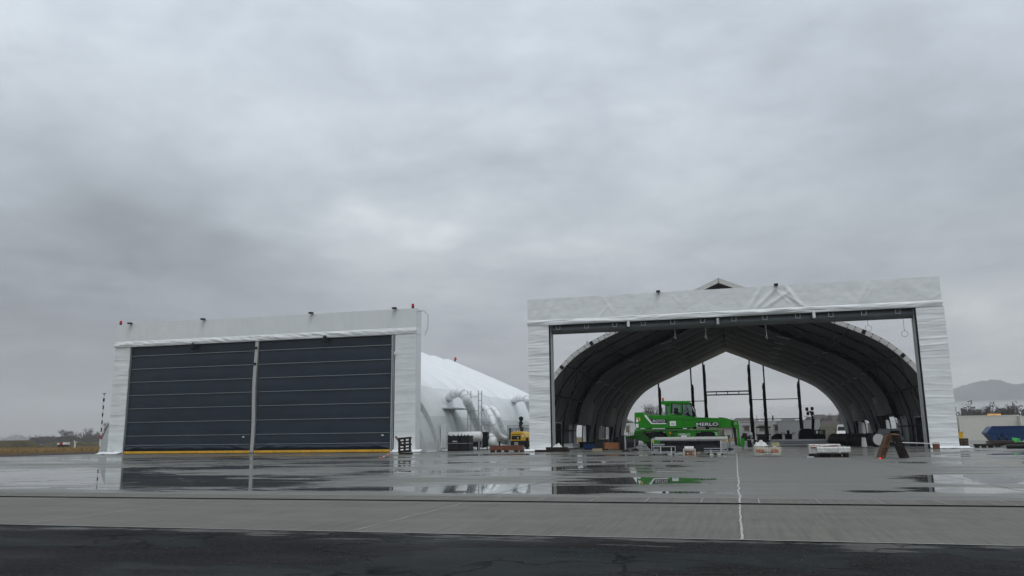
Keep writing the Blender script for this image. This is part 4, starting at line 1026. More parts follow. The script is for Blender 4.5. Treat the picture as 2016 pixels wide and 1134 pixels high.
px_box(MB(), 1380, 886.5, 1431, 888.5, RY, RY+.2, RY+.8).build('channel_bundle', 'galvanised', rk)
px_box(MB(), 1286, 874, 1308, 877, RY, RY+.2, RY+.8).build('channel_bundle', 'galvanised', rk)
x, z = pz(1285.5, 868, RY); MB().box(x-.03, x+.04, RY-.005, RY+.018, z-.09, z+.03).build('corner_sticker', 'yellow_paint', rk)
x, z = pz(1431.5, 869, RY); hz = MB()
MB().box(x-.03, x+.03, RY-.006, RY+.018, z-.08, z+.06).build('corner_sticker', 'yellow_paint', rk)
# black sheeted bundle lying behind the stakes
xa = at(1296, 880, RY+.4).x; xb = at(1418, 880, RY+.4).x
def bun(a, b_):
    an = PI*(1-b_); r_ = .34*(1-.45*max(0, (.18-a)/.18))*(1+.07*fbm(a*14, b_*3, 2))
    return (xa+(xb-xa)*a, RY+.55-math.cos(an)*.42, .16+.62*math.sin(an)*(r_/.34)*(1 if a > .02 else .4)*(.82 if a > .9 else 1))
MB().grid(bun, 60, 12).build('bundle_tmp', 'black_tarp', None)
o = bpy.data.objects['bundle_tmp']; o.name = 'covered_bundle'; o.data.name = 'covered_bundle'
L_ = Vector(((xa+xb)/2, RY+.5, 0)); o.data.transform(Matrix.Translation(-L_)); o.location = L_
for p_ in o.data.polygons: p_.use_smooth = True
tag(o, 'long bundle under black sheeting lying inside the galvanised racks', 'covered bundle')
def pallet(name, loc, rot, label, mt, L=1.2, Wd=.8, group=None):
    t_ = thing(name, loc, label, 'pallet', group); t_.rotation_euler = rot
    def part(nm, bx_):
        me = MB().box(*bx_).build(nm, mt, None); me.parent = t_; return me
    for i in range(5):
        x = -L/2+0; y = -Wd/2+i*(Wd-.12)/4; part('top_board', (x, x+L, y, y+.12 if i % 2 == 0 else y+.10, .122, .144))
    for i in range(3):
        x = -L/2+i*(L-.145)/2; part('cross_board', (x, x+.145, -Wd/2, Wd/2, .10, .1215))
        for j in range(3):
            y = -Wd/2+j*(Wd-.10)/2; part('block', (x, x+.145, y, y+.10, .022, .0995))
    for j in range(3):
        y = -Wd/2+j*(Wd-.10)/2; part('base_board', (-L/2, L/2, y, y+.10, 0, .0215))
    return t_
# pallet with post stakes in the middle of the racks
pallet('pallet', (gx(1358.5, RY)-.0, RY-.1, .0), (0, 0, 0), 'orange brown pallet standing between the two galvanised racks', 'wood_orange', .66, .7)
for u in (1346, 1368):
    p_ = at(u, 883, RY-.45)
    solo('wooden_stake', MB().box(p_.x-.025, p_.x+.025, RY-.50, RY-.46, 0, p_.z), 'cream_panel', (p_.x, RY-.48, 0), ['pale upright stake at the left end of the orange pallet', 'pale upright stake at the right end of the orange pallet'][u > 1350], 'stake', 'stakes at the orange pallet')
p_ = at(1357, 889, RY-.2)
solo('plastic_roll', MB().tube([(p_.x-.22, RY-.1, .30), (p_.x+.22, RY-.1, .30)], .13, 14), 'plastic_wrap', (p_.x, RY-.1, .15), 'clear plastic roll on the orange pallet between the racks', 'plastic roll')
# two stacked tiles in front of the right rack
for u, lab in ((1400, 'left pale block on the wet joint under the right rack'), (1415, 'right pale block on the wet joint under the right rack')):
    p_ = gx(u, RY-.5); solo('paving_block', MB().box(p_-.08, p_+.08, RY-.6, RY-.45, 0, .07), 'cream_panel', (p_, RY-.5, 0), lab, 'block', 'pale blocks under the right rack')
# wrapped crate one
WY = 37.2
cx_ = gx(1511, WY)
w1 = thing('wrapped_crate', (cx_, WY, 0), 'plastic wrapped load with faded red print, sagging beside the white joint line', 'wrapped load')
def wr(a, b_):
    an = 2*PI*a; sx = .62*(1-.10*(1-b_))*1; r_ = (abs(math.cos(an))**6+abs(math.sin(an))**6)**(-1/6)
    sag = .10*(1-abs(math.cos(an)))**1 if b_ < .3 else 0
    return (cx_+sx*r_*math.cos(an)*(1+.02*fbm(an*3, b_*5)), WY+.45+.42*r_*math.sin(an), .02+sag+.40*b_+.03*fbm(an*2, b_*2, 4))
MB().grid(wr, 72, 8).build('wrapping', 'wrapped_print', w1, smooth=True)
MB().grid(lambda a, b_: (cx_-.6+1.2*a, WY+.07+.8*b_, .415+.03*fbm(a*6, b_*4, 8)+.02), 20, 12).build('top_film', 'plastic_wrap', w1, smooth=True)
for (dx, ww) in ((-.40, .20), (-.22, .12), (.20, .10), (.36, .16)):
    MB().box(cx_+dx-ww/2, cx_+dx+ww/2, WY-.012, WY+.0, .20, .30).build('red_print', 'print_red', w1)
MB().box(cx_-.012, cx_+.012, WY-.02, WY-.01, .08, .42).build('strap', 'rope_white', w1)
o1 = at(1527, 879, WY+.4); solo('box', MB().box(o1.x-.17, o1.x+.17, WY+.3, WY+.65, .44, .60), 'olive_box', (o1.x, WY+.5, .44), 'olive drab box on top of the plastic wrapped load', 'box')
o1 = at(1500, 880, WY+.4)
solo('crumpled_film', MB().grid(lambda a, b_: (o1.x-.35+.62*a, WY+.2+.6*b_, .45+.2*math.sin(PI*a)*math.sin(PI*b_)*(1+.9*fbm(a*5, b_*5, 2))), 18, 14), 'plastic_wrap', (o1.x, WY+.5, .44), 'heap of crumpled white film on the plastic wrapped load', 'film', smooth=True)
# wrapped planks two
VY = 35.4
pl_ = gx(1640, VY)
pallet('pallet', (pl_-.05, VY+.35, 0), (0, 0, 0), 'dark pallet under the white wrapped planks', 'wood_dark', 1.25, .7)
w2 = thing('wrapped_planks', (pl_, VY, .145), 'long planks wrapped in white film and strapped, lying on a dark pallet', 'wrapped load')
def wp(a, b_):
    an = 2*PI*a; r_ = (abs(math.cos(an))**8+abs(math.sin(an))**8)**(-1/8)
    return (pl_-.62+1.28*b_, VY+.34+.33*r_*math.cos(an), .29+.13*r_*math.sin(an)*(1+.05*fbm(b_*9, an, 2)))
MB().grid(wp, 40, 30).build('film', 'plastic_wrap', w2, smooth=True)
MB().bar((pl_+.20, VY-.0, .42), (pl_+.25, VY-.0, .16), .04, .02, up=(0, 1, 0)).build('strap', 'rope_white', w2)
MB().tube([(pl_-.75, VY+.9, .42), (pl_+.35, VY+.9, .50), (pl_+.4, VY+.9, .30)], .02, 5).build('edge_cord', 'rope_white', w2)
w3x = gx(1618, VY+.9)
w3 = thing('wrapped_boxes', (w3x, VY+1.2, 0), 'low stack of red boxes in clear film behind the wrapped planks', 'wrapped load')
MB().box(w3x-.5, w3x+.75, VY+.95, VY+1.6, .12, .52).build('film', 'plastic_wrap', w3, bevel=.03)
MB().box(w3x-.42, w3x-.0, VY+.93, VY+.949, .36, .48).build('red_box', 'print_red', w3)
MB().box(w3x+.05, w3x+.6, VY+.93, VY+.949, .38, .48).build('red_box', 'print_red', w3)
MB().box(w3x-.5, w3x+.75, VY+1.0, VY+1.5, 0, .11).build('base', 'wood_dark', w3)
xt = gx(1594, 35.2); solo('paving_slab', MB().box(xt-.13, xt+.13, 35.1, 35.5, 0, .045), 'grey_panel', (xt, 35.3, 0), 'small pale slab lying flat left of the wrapped planks', 'slab')
# A shaped trestle of two leaning pallets
AY = 33.6
def lean(poly, mt, lab, nm='pallet'):
    q = poly_m(poly, AY); bx0, bz0 = q[3]; t_ = thing(nm, (bx0, AY, 0), lab, 'pallet', 'pallets leaning together')
    (ax, az), (bx_, bz), (cx2, cz), (dx2, dz) = q     # top-left, top-right, bottom-right, bottom-left
    def lp(s_, k): return ((ax+(bx_-ax)*s_)*(1-k)+(dx2+(cx2-dx2)*s_)*k, (az+(bz-az)*s_)*(1-k)+(dz+(cz-dz)*s_)*k)
    for s0, s1, nmp in ((0, .17, 'face_board'), (.30, .48, 'middle_board'), (.83, 1, 'back_board')):
        for j in range(3 if nmp != 'face_board' else 5):
            ys = AY+j*(.68/(2 if nmp != 'face_board' else 4))
            MB().prism([lp(s0, 0), lp(s1, 0), lp(s1, 1), lp(s0, 1)], ys, ys+.115).build(nmp, mt, t_)
    for k0 in (0, .44, .88):
        for j in range(3):
            ys = AY+j*.34
            MB().prism([lp(.485, k0), lp(.825, k0), lp(.825, k0+.12), lp(.485, k0+.12)], ys, ys+.113).build('block', mt, t_)
            MB().prism([lp(.175, k0), lp(.295, k0), lp(.295, k0+.12), lp(.175, k0+.12)], ys, ys+.113).build('stringer', mt, t_)
    return t_
lean([(1748, 854), (1758, 855), (1743, 902), (1731.5, 901.5)], 'wood_brown', 'brown pallet leaning right, left half of the A-shaped pair before the open gate')
lean([(1758.5, 854), (1768.5, 854.5), (1791, 901), (1778, 902)], 'wood_dark', 'dark wet pallet leaning left, right half of the A-shaped pair before the open gate')
x, z = pz(1760, 854, AY); solo('red_cloth', MB().grid(lambda a, b_: (x-.12+.3*a, AY-.02-.03*math.sin(b_*4), .93-.10*b_-.02*a+.02*fbm(a*6, b_*6)), 8, 6), 'wood_brown', (x, AY, .85), 'reddish rag over the top of the two leaning pallets', 'rag')
x = gx(1730.5, AY-.15); solo('hazard_lamp', MB().lathe((x, AY-.15, 0), [(.035, 0), (.04, .02), (.02, .04)], 10), 'red_lamp', (x, AY-.15, 0), 'small lit red lamp on the ground by the foot of the brown pallet', 'lamp')
x0 = at(1765, 871, AY); x1 = at(1885, 873, YP-.1)
solo('white_rope', MB().tube([(x0.x, AY+.3, x0.z), ((x0.x+x1.x)/2, (AY+YP)/2, (x0.z+x1.z)/2-.03), (x1.x, YP-.1, x1.z)], .022, 5), 'rope_white', (x0.x, AY+.3, x0.z), 'thin white rope stretched from the dark leaning pallet to the right gate pillar', 'rope')
x = gx(1843, 52.8); solo('ballast_block', MB().box(x-.16, x+.16, 52.6, 52.95, 0, .37), 'red_beam', (x, 52.8, 0), 'small dark red block standing against the right gate pillar', 'block', bevel=.01)
# left of the open gate, on the threshold
x = gx(1092, 51.5)
dk = MB(); dk.box(x-.9, x+.85, 51.3, 52.1, .0, .13).box(x-.55, x+.75, 51.35, 52.0, .132, .30)
solo('timber_pile', dk, 'wood_dark', (x, 51.7, 0), 'low pile of dark wet timber inside the left foot of the open gate', 'timber')
x = gx(1098, 51.6); solo('crumpled_tarp', MB().grid(lambda a, b_: (x-.32+.64*a, 51.4+.5*b_, .30+.20*math.sin(PI*a)*math.sin(PI*b_)*(1+.8*fbm(a*4, b_*4, 3))), 16, 12), 'plastic_wrap', (x, 51.6, .3), 'white crumpled tarp heaped on the dark timber pile', 'tarp', smooth=True)
x = gx(1072, 51.0); solo('timber', MB().box(x-.6, x+.3, 50.8, 51.1, 0, .15), 'wood_dark', (x, 51, 0), 'dark beam lying before the left pillar of the open gate', 'timber')
for u, Y_, w_, h_, d_, mt, lab, nm, cat in ((1119, 63, .35, .36, 3, 'grey_panel', 'pale low bench by the left wall inside the open hangar', 'bench', 'bench'),
        (1156, 70, .75, .45, 1.2, 'steel_dark', 'dark low box left of the second side opening', 'tool_box', 'box'), (1163, 60, .55, .36, .6, 'blue_paint', 'dark blue crate before the second side opening', 'crate', 'crate'),
        (1184, 56.5, .45, .7, .6, 'black_plastic', 'narrow black bin left of the orange crate', 'bin', 'bin'), (1225, 57, .24, .95, .8, 'black_plastic', 'tall black bin right of the orange crate', 'bin', 'bin')):
    x = gx(u, Y_); t_ = thing(nm, (x, Y_, 0), lab, cat)
    MB().box(x-w_, x+w_, Y_, Y_+d_, .06, h_).build('body', mt, t_, bevel=.02)
    MB().box(x-w_-.03, x+w_+.03, Y_-.03, Y_+d_+.03, h_, h_+.05).build('lid', mt, t_)
    MB().box(x-w_+.05, x+w_-.05, Y_+.05, Y_+d_-.05, 0, .06).build('plinth', 'steel_dark', t_)
x = gx(1204, 56); t_ = thing('wooden_crate', (x, 56, 0), 'orange wooden crate with slatted side inside the open hangar', 'crate')
for k in range(3): MB().box(x-.46, x+.46, 55.98, 56, .10+k*.145, .10+k*.145+.13).build('slat', 'wood_orange', t_)
MB().box(x-.46, x+.46, 56.02, 56.7, .08, .52).build('box', 'wood_orange', t_)
MB().box(x+.46, x+.55, 55.96, 56.7, 0, .56).box(x-.55, x-.46, 55.96, 56.7, 0, .56).build('end_post', 'wood_brown', t_)
x = gx(1176, 54.8); solo('cardboard_sheet', MB().box(x-.32, x+.32, 54.6, 55.1, 0, .14), 'cardboard', (x, 54.8, 0), 'flattened cardboard left of the orange crate', 'cardboard')
x = gx(1214, 60); tb = MB(); tb.tube([(x+.4, 58, .5), (x+1.0, 62, .5)], .42, 14)
solo('covered_roll', tb, 'black_tarp', (x+.7, 60, 0), 'black covered roll behind the left outrigger of the green telehandler', 'roll')
# small lamps / clutter under the arch rim on the left
# ------------------------------------------------------------------ beyond and inside, right half
FY = 66
f_ = thing('forklift', (gx(1500, FY), FY, 0), 'dark forklift seen from behind its mast with a yellow plate', 'forklift')
for (u0, u1) in ((1488.8, 1490.2), (1491, 1492.6), (1511.8, 1514), (1515.4, 1518)):
    a = at(u0, 840.6 if u1 < 1500 else 841.5, FY); c = at(u1, 870, FY); MB().box(a.x, c.x, FY-.06, FY+.06, .12, a.z).build('mast_rail', 'steel_dark', f_)
for v in (841, 855.5, 868):
    a = at(1488, v, FY); c = at(1517, v+1.2, FY); MB().box(a.x, c.x, FY-.09, FY-.061, c.z, a.z+.03).build('mast_crossbar', 'steel_dark', f_)
bd = MB(); px_box(bd, 1485, 868.5, 1511.5, 876.5, FY, FY+.3, FY+1.9); bd.build('body', 'black_plastic', f_, bevel=.04)
px_box(MB(), 1485, 870, 1511, 873.5, FY, FY+.26, FY+.29).build('bumper', 'black_plastic', f_)
for k in range(3):
    for s0 in (1486, 1503):
        a = at(s0+k*2.6, 873.2, FY+.2); MB().add([(a.x, FY+.25, a.z), (a.x+.05, FY+.25, a.z), (a.x+.10, FY+.25, a.z+.09), (a.x+.05, FY+.25, a.z+.09)], [(0, 1, 2, 3)]).build('chevron', 'tape_red' if k % 2 else 'letter_white', f_)
a = at(1494.5, 870.2, FY); c = at(1502, 873.8, FY); MB().box(a.x, c.x, FY+.22, FY+.24, c.z, a.z).build('plate', 'yellow_paint', f_)
for u in (1488, 1509):
    x = gx(u, FY+.5); wh = MB().lathe((x-.1, FY+.6, .27), [(.14, 0), (.27, .02), (.27, .18), (.14, .2)], 18, 'x').build('wheel', 'rubber', f_)
px_box(MB(), 1491.5, 856, 1512, 868, FY, FY+.9, FY+1.5).build('cab', 'steel_dark', f_)
# black trailer coupling / winch between telehandler and forklift
wY = 58
wt = thing('winch_trailer', (gx(1474, wY), wY, 0), 'small black winch machine between the green boom head and the forklift', 'winch')
px_box(MB(), 1459, 859, 1478, 865, wY, wY, wY+.7).build('deck', 'steel_dark', wt)
px_box(MB(), 1471, 866, 1480, 881, wY, wY+.05, wY+.6).build('body', 'black_plastic', wt, bevel=.03)
MB().lathe((gx(1466, wY), wY+.3, .82), [(.12, -.1), (.16, 0), (.16, .2), (.12, .3)], 12, 'y').build('drum', 'steel_dark', wt)
MB().bar((gx(1466, wY), wY, .55), (gx(1462, wY), wY-.1, 0), .05).bar((gx(1478, wY), wY, .5), (gx(1483, wY), wY-.1, 0), .05).build('leg', 'steel_dark', wt)
px_box(MB(), 1469, 855.5, 1482, 862, wY, wY+.2, wY+.5).build('motor', 'grey_panel', wt)
x = gx(1479.5, wY); MB().lathe((x, wY+.1, at(1479, 853, wY).z-.15), [(.04, 0), (.13, .04), (.13, .16), (.04, .2)], 10).build('fan_cover', 'plastic_wrap', wt)
# grey beams stack
BY = 73
bs = thing('beam_stack', (gx(1577, BY), BY, 0), 'long stack of smooth grey beams lying across the hangar mouth', 'beam stack')
for v0, v1, mt in ((865.2, 869.3, 'galvanised'), (869.6, 873.3, 'grey_panel'), (873.6, 877.2, 'galvanised')):
    a = at(1519.5, v0, BY); c = at(1636.5, v1, BY); MB().box(a.x, c.x, BY, BY+.5, max(.02, c.z+.0), a.z).build('beam', mt, bs)
# dark plant parked in a row beyond the grey beams
def plant_m(u0, u1, vt, Y, lab, kind):
    x0, x1 = gx(u0, Y), gx(u1, Y); zt = at(u0, vt, Y).z; t_ = thing(kind[0], ((x0+x1)/2, Y+1, 0), lab, kind[1]); return x0, x1, zt, t_
x0, x1, zt, t_ = plant_m(1519, 1542, 854, 92, 'low black sheeted machine, leftmost beyond the grey beams', ('covered_machine', 'machine'))
MB().prism([(x0, .3), (x1, .3), (x1-.05, zt), (x0+.5, zt), (x0+.1, .75)], 92, 93.4).build('tarp', 'black_tarp', t_); MB().box(x0+.1, x1-.1, 92.1, 93.3, .0, .3).build('skid', 'steel_dark', t_)
x0, x1, zt, t_ = plant_m(1545, 1564, 847, 92, 'black spiky generator with a raised exhaust, beyond the grey beams', ('generator', 'generator'))
MB().box(x0+.15, x1-.15, 92, 93.2, .25, zt*.72).build('housing', 'steel_dark', t_, bevel=.05); MB().box(x0, x1, 91.9, 93.3, .0, .25).build('skid', 'steel_dark', t_)
xm = (x0+x1)/2; MB().tube([(xm, 92.5, zt*.72), (xm, 92.5, zt)], .14, 8).build('exhaust', 'steel_dark', t_)
for a_ in (-.7, -.45, .45, .7): MB().bar((xm+a_*.6, 92.3, zt*.6), (xm+a_*1.1, 92.3, zt*(.9-.1*abs(a_))), .06).build('lever', 'steel_dark', t_)
x0, x1, zt, t_ = plant_m(1574.5, 1605, 844, 92, 'largest black tarp covered machine with rounded top, below the light tower', ('covered_machine', 'machine'))
def tarp(a, b_):
    an = PI*b_; r_ = (abs(math.cos(an))**4+abs(math.sin(an))**4)**(-.25)
    return ((x0+x1)/2-math.cos(an)*r_*(x1-x0)/2*(1+.03*fbm(a*5, b_*6)), 92+1.6*a, .25+(zt-.25)*min(1, math.sin(an)*r_)*(1+.02*fbm(a*4, b_*9, 3)))
tp = MB().grid(tarp, 8, 24); q_ = [tarp(0, i/24) for i in range(25)]; tp.add(q_, [tuple(range(25))]); tp.build('tarp', 'black_tarp', t_); MB().box(x0+.1, x1-.1, 92.1, 93.4, 0, .3).build('skid', 'steel_dark', t_)
x0, x1, zt, t_ = plant_m(1607, 1627.5, 848, 92, 'dark open machine cabin with panes, right of the tarp covered machine', ('machine_cabin', 'cabin'))
for xx in (x0, x0+.42, x1-.1): 
    for yy in (92, 93.2): MB().box(xx, xx+.09, yy, yy+.09, .85, zt).build('pillar', 'steel_dark', t_)
MB().box(x0, x1, 92, 93.3, zt, zt+.1).build('roof', 'steel_dark', t_); MB().box(x0, x1, 92, 93.3, .0, .85).build('base', 'steel_dark', t_)
MB().box(x0+.52, x1-.11, 92.02, 92.03, .86, zt-.02).build('pane', 'cab_glass', t_); MB().box(x0+.6, x0+.9, 92.5, 92.9, .86, zt*.75).build('seat', 'steel_dark', t_)
MB().tube([(x0+.5, 92.6, zt+.1), (x0+.6, 92.6, zt+.35)], .05, 6).build('exhaust', 'steel_dark', t_)
# light tower
Y_ = 95; t_ = thing('light_tower', (gx(1600, Y_), Y_, 0), 'black mobile light tower with four lamp heads on a telescopic mast', 'light tower')
a = at(1595, 809.5, Y_); c = at(1600.5, 862, Y_)
MB().tube([(c.x, Y_, .9), (a.x+.25, Y_, 2.6)], .16, 8).tube([(a.x+.25, Y_, 2.6), (a.x, Y_, a.z)], .09, 8).build('mast', 'steel_dark', t_)
MB().bar((at(1588.5, 811, Y_).x, Y_, a.z), (at(1601, 809, Y_).x, Y_, a.z), .06).build('lamp_bar', 'steel_dark', t_)
for u, v in ((1588.5, 805.5), (1598.7, 804.5), (1590.5, 814), (1599.5, 813.8)):
    q = at(u, v, Y_); lo = MB().box(q.x-.15, q.x+.15, Y_-.16, Y_+.1, q.z-.18, q.z+.18).build('lamp_head', 'black_plastic', t_, bevel=.03)
MB().box(c.x-.6, c.x+.7, Y_-.4, Y_+.8, .3, 1.0).build('body', 'steel_dark', t_)
for s_ in (-.5, .5): MB().lathe((c.x+s_, Y_-.45, .28), [(.1, 0), (.27, .02), (.27, .15), (.1, .17)], 16, 'y').build('wheel', 'rubber', t_)
# big dark duct roll along the right wall
dz_ = .62
pA = (gx(1640, 70), 70, dz_); pB = (gx(1731, 62), 62, .50)
rd = thing('duct_roll', (pB[0]-1, 64, 0), 'large dark flexible duct lying on the floor along the right side of the open hangar', 'duct')
pts = [(pA[0]+(pB[0]-pA[0])*k/16, pA[1]+(pB[1]-pA[1])*k/16, .50+.02*math.sin(k*2)) for k in range(17)]
MB().tube(pts, [.44+.03*(k % 2) for k in range(17)], 16).build('duct_wall', 'black_tarp', rd, smooth=True)
dv = (Vector(pB)-Vector(pA)).normalized()
MB().tube([Vector(pts[-1]), Vector(pts[-1])+dv*.03], .40, 20).build('end_cap', 'lining_light', rd)
solo('plastic_bag', MB().grid(lambda a, b_: (gx(1702, 60)-.18+.36*a*(1-.3*b_)+.05*b_, 60-.1*math.sin(PI*a), .05+.62*b_), 8, 8), 'plastic_wrap', (gx(1702, 60), 60, 0), 'white plastic sheet hanging over the dark floor duct', 'plastic sheet')
for u, lab in ((1666, 'black pole propped at the left end of the floor duct'), (1721, 'dark round stake behind the end of the floor duct')):
    p_ = at(u, 850, 66); solo('pole', MB().tube([(p_.x, 66, 0), (p_.x, 66, p_.z)], .05, 6), 'steel_dark', (p_.x, 66, 0), lab, 'pole')
# white cabins and containers behind the open hangar
def cabin(u0, u1, vt, Y, D, mt, lab, wins=(), door=None, end=None, nm='site_cabin', cat='cabin'):
    x0, x1 = gx(u0, Y), gx(u1, Y); zt = at((u0+u1)/2, vt, Y).z
    t_ = thing(nm, ((x0+x1)/2, Y, 0), lab, cat)
    b_ = MB().box(x0+.06, x1-.06, Y+.03, Y+D, .12, zt-.12)
    b_.build('wall', mt, t_)
    fr = MB().box(x0, x1, Y, Y+D+.03, zt-.118, zt).build('roof_rim', mt, t_)
    MB().box(x0, x1, Y, Y+D+.03, 0, .118).build('floor_rim', mt, t_)
    for xx in (x0, x1-.16): MB().box(xx, xx+.16, Y, Y+.16, .12, zt-.12).build('corner_post', mt, t_)
    k = x0+.3
    rb = MB()
    while k < x1-.3:
        rb.box(k, k+.08, Y+.012, Y+.029, .14, zt-.14); k += .24
    if mt != 'cream_panel': rb.build('ribbing', mt, t_)
    for (ua, ub, va, vb) in wins:
        a = at(ua, va, Y); c = at(ub, vb, Y)
        w_ = MB().box(a.x, c.x, Y-.02, Y+.01, c.z, a.z).build('window', 'grey_panel', t_)
        MB().box(a.x+.08, c.x-.08, Y-.03, Y-.021, c.z+.08, a.z-.08).build('pane', 'window_blind', w_)
        MB().box(a.x-.1, c.x+.1, Y-.09, Y-.021, a.z, a.z+.16).build('shutter_box', 'grey_panel', w_)
    if door:
        a = at(door[0], vt+5, Y); c = at(door[1], 866, Y); d_ = MB().box(a.x, c.x, Y-.01, Y+.012, .2, a.z).build('door', mt, t_); MB().box(c.x-.2, c.x-.1, Y-.05, Y-.011, 1.1, 1.2).build('handle', 'steel_dark', d_)
    return t_
cabin(1456, 1513, 829, 118, 2.5, 'white_paint', 'white site cabin with two windows behind the rear arch', ((1464, 1476, 838.5, 848.5), (1494, 1507, 838, 848.5)))
cabin(1514, 1534, 827.5, 118.3, 2.5, 'white_paint', 'narrow white site cabin with one brown window beside the grey container', ((1523.5, 1533, 837, 848),))
cabin(1534.5, 1618, 827, 117, 6, 'grey_panel', 'long pale grey container behind the light tower', nm='container', cat='container')
cabin(1227, 1262, 833, 124, 2.5, 'white_paint', 'white cabin with a dark window at the left side of the rear arch', ((1231.5, 1240.5, 838.5, 851.5),))
cabin(1893.5, 2014.5, 817.5, 104, 2.5, 'cream_panel', 'long cream container behind the blue skip', nm='container', cat='container')
cabin(1878, 1893, 819.5, 104.3, 2.5, 'cream_panel', 'short cream container end with a door beside the right gate pillar', door=(1884, 1892.5), nm='container', cat='container')
cabin(2016, 2090, 818, 103, 2.5, 'cream_panel', 'next cream container cut off by the right edge of the photo', nm='container', cat='container')
cabin(1700, 1712, 830, 96, 3, 'white_paint', 'white trailer box seen through the nearer slit in the right hangar wall', nm='container', cat='container')
cabin(1744, 1768, 826, 90, 3, 'white_paint', 'white container seen through the slit nearest the right gate leg', nm='container', cat='container')
a = at(1941.6, 817.6, 105); c = at(1967.8, 814, 105)
t_ = MB().grid(lambda p_, q_: (a.x+(c.x-a.x)*p_+.2*q_, 104.4+1.4*q_, 3.12+.0+.16*math.sin(PI*q_)+.05*fbm(p_*5, q_*4)), 14, 8)
solo('orange_sheet', t_, 'orange_sheet', (a.x+.8, 105, at(1950, 817.5, 104).z), 'orange sheeting lying on the roof of the long cream container', 'sheet')
zt_ = at(1950, 817.5, 104).z; bpy.data.objects['orange_sheet'].location.z = zt_
for v_ in bpy.data.objects['orange_sheet'].data.vertices: v_.co.z = v_.co.z-(3.12-zt_)+.02
# yellow bin
Y_ = 98; x0, x1 = gx(1890.3, Y_), gx(1899.3, Y_); zt = at(1894, 850, Y_).z
t_ = thing('wheelie_bin', ((x0+x1)/2, Y_, 0), 'yellow wheelie bin before the cream container', 'bin')
MB().prism([(x0+.05, .12), (x1-.05, .12), (x1, zt-.1), (x0, zt-.1)], Y_, Y_+.6).build('body', 'yellow_paint', t_)
MB().box(x0-.03, x1+.03, Y_-.04, Y_+.65, zt-.1, zt).build('lid', 'yellow_paint', t_)
for s_ in (x0+.02, x1-.1): MB().lathe((s_, Y_+.1, .12), [(.05, 0), (.12, .01), (.12, .07), (.05, .08)], 12, 'x').build('wheel', 'rubber', t_)
# blue skip
Y_ = 86; pts = [(1942.4, 852), (1952.7, 839.5), (2024, 838.5), (2031, 851), (2013, 868.5), (1958, 869.2)]
q = poly_m(pts, Y_); t_ = thing('skip', (sum(a for a, c in q)/6, Y_, 0), 'dark blue steel skip with sloped ends in front of the cream container', 'skip')
q = [(a, max(0, c)) for a, c in q]
sh = MB(); sh.prism(q, Y_, Y_+.06); sh.prism(q, Y_+1.7, Y_+1.76)
for i, k in ((0, 5), (5, 4), (4, 3), (1, 0), (3, 2)):
    (xa, za), (xb, zb) = q[i], q[k]; sh.add([(xa, Y_+.06, za), (xb, Y_+.06, zb), (xb, Y_+1.7, zb), (xa, Y_+1.7, za)], [(0, 1, 2, 3)])
sh.build('body', 'blue_paint', t_)
(xa, za), (xb, zb) = q[1], q[2]; MB().box(xa, xb, Y_-.06, Y_-.001, za-.1, za+.03).build('rim', 'blue_paint', t_)
(xa, za), (xb, zb) = q[0], q[3]; MB().box(xa+.3, xb-.3, Y_-.04, Y_-.001, za-.04, za+.04).build('rib', 'blue_paint', t_)
for u in (1968, 1983, 2000): a = gx(u, Y_); MB().box(a-.06, a+.06, Y_-.05, Y_-.001, .1, za-.05).build('rib', 'blue_paint', t_)
MB().tube([(gx(1975, Y_), Y_-.12, za-.25), (gx(1975, Y_), Y_-.02, za-.25)], .08, 8).build('lifting_pin', 'steel_dark', t_)
# clutter right of the gate
for u, vt, lab in ((1967, 860, 'left black bollard before the blue skip'), (1982, 860, 'right black bollard before the blue skip')):
    p_ = at(u, vt, 76); solo('bollard', MB().lathe((p_.x, 76, 0), [(.11, 0), (.11, p_.z-.04), (.06, p_.z)], 10), 'black_plastic', (p_.x, 76, 0), lab, 'bollard')
def stack(u0, u1, Y, n, mt, lab, h=.12, d=.8):
    x0, x1 = gx(u0, Y), gx(u1, Y); t_ = thing('timber_stack', ((x0+x1)/2, Y, 0), lab, 'timber stack')
    for k in range(n):
        o_ = .04*fnoise(k*3.3, u0); z = .10+k*(h+.012)
        MB().box(x0+o_, x1+o_, Y, Y+d, z, z+h).build('beam', mt, t_)
    for k in range(3): xx = x0+(x1-x0)*(.1+.4*k); MB().box(xx-.05, xx+.05, Y+.03, Y+d-.03, 0, .095).build('bearer', 'wood_dark', t_)
    return t_
stack(1949, 1998, 62, 2, 'wood_wet', 'brown timber stack before the blue skip', .12)
stack(1889, 1908, 56, 3, 'wood_wet', 'small brown timber stack touching the right gate pillar', .15)
stack(1961, 2030, 57.5, 2, 'wood_dark', 'long low row of dark timber in front of the brown stack', .09)
stack(1924, 1958, 56, 1, 'wood_dark', 'dark flat pallet row left of the brown timber stack', .12)
stack(1884, 1903, 66, 1, 'steel_dark', 'dark steel lengths behind the small brown timber stack', .08)
p_ = at(2001, 859.5, 62); solo('green_sheet', MB().grid(lambda a, b_: (p_.x-.28+.5*a+.08*b_, 62+.08*math.sin(a*7+b_*3), .15+(p_.z-.2)*(1-b_)-.08*a*(1-b_)), 10, 12), 'green_sheet', (p_.x, 62, 0), 'bright green plastic sheet draped at the end of the brown timber stack', 'plastic sheet', smooth=True)
xa, xb = gx(1984, 52), gx(2040, 52); solo('black_pipe', MB().tube([(xa, 52.2, .12), (xb, 52, .12)], .12, 12), 'black_plastic', (xa+1, 52, 0), 'thick black pipe on the wet concrete at the right edge', 'pipe')
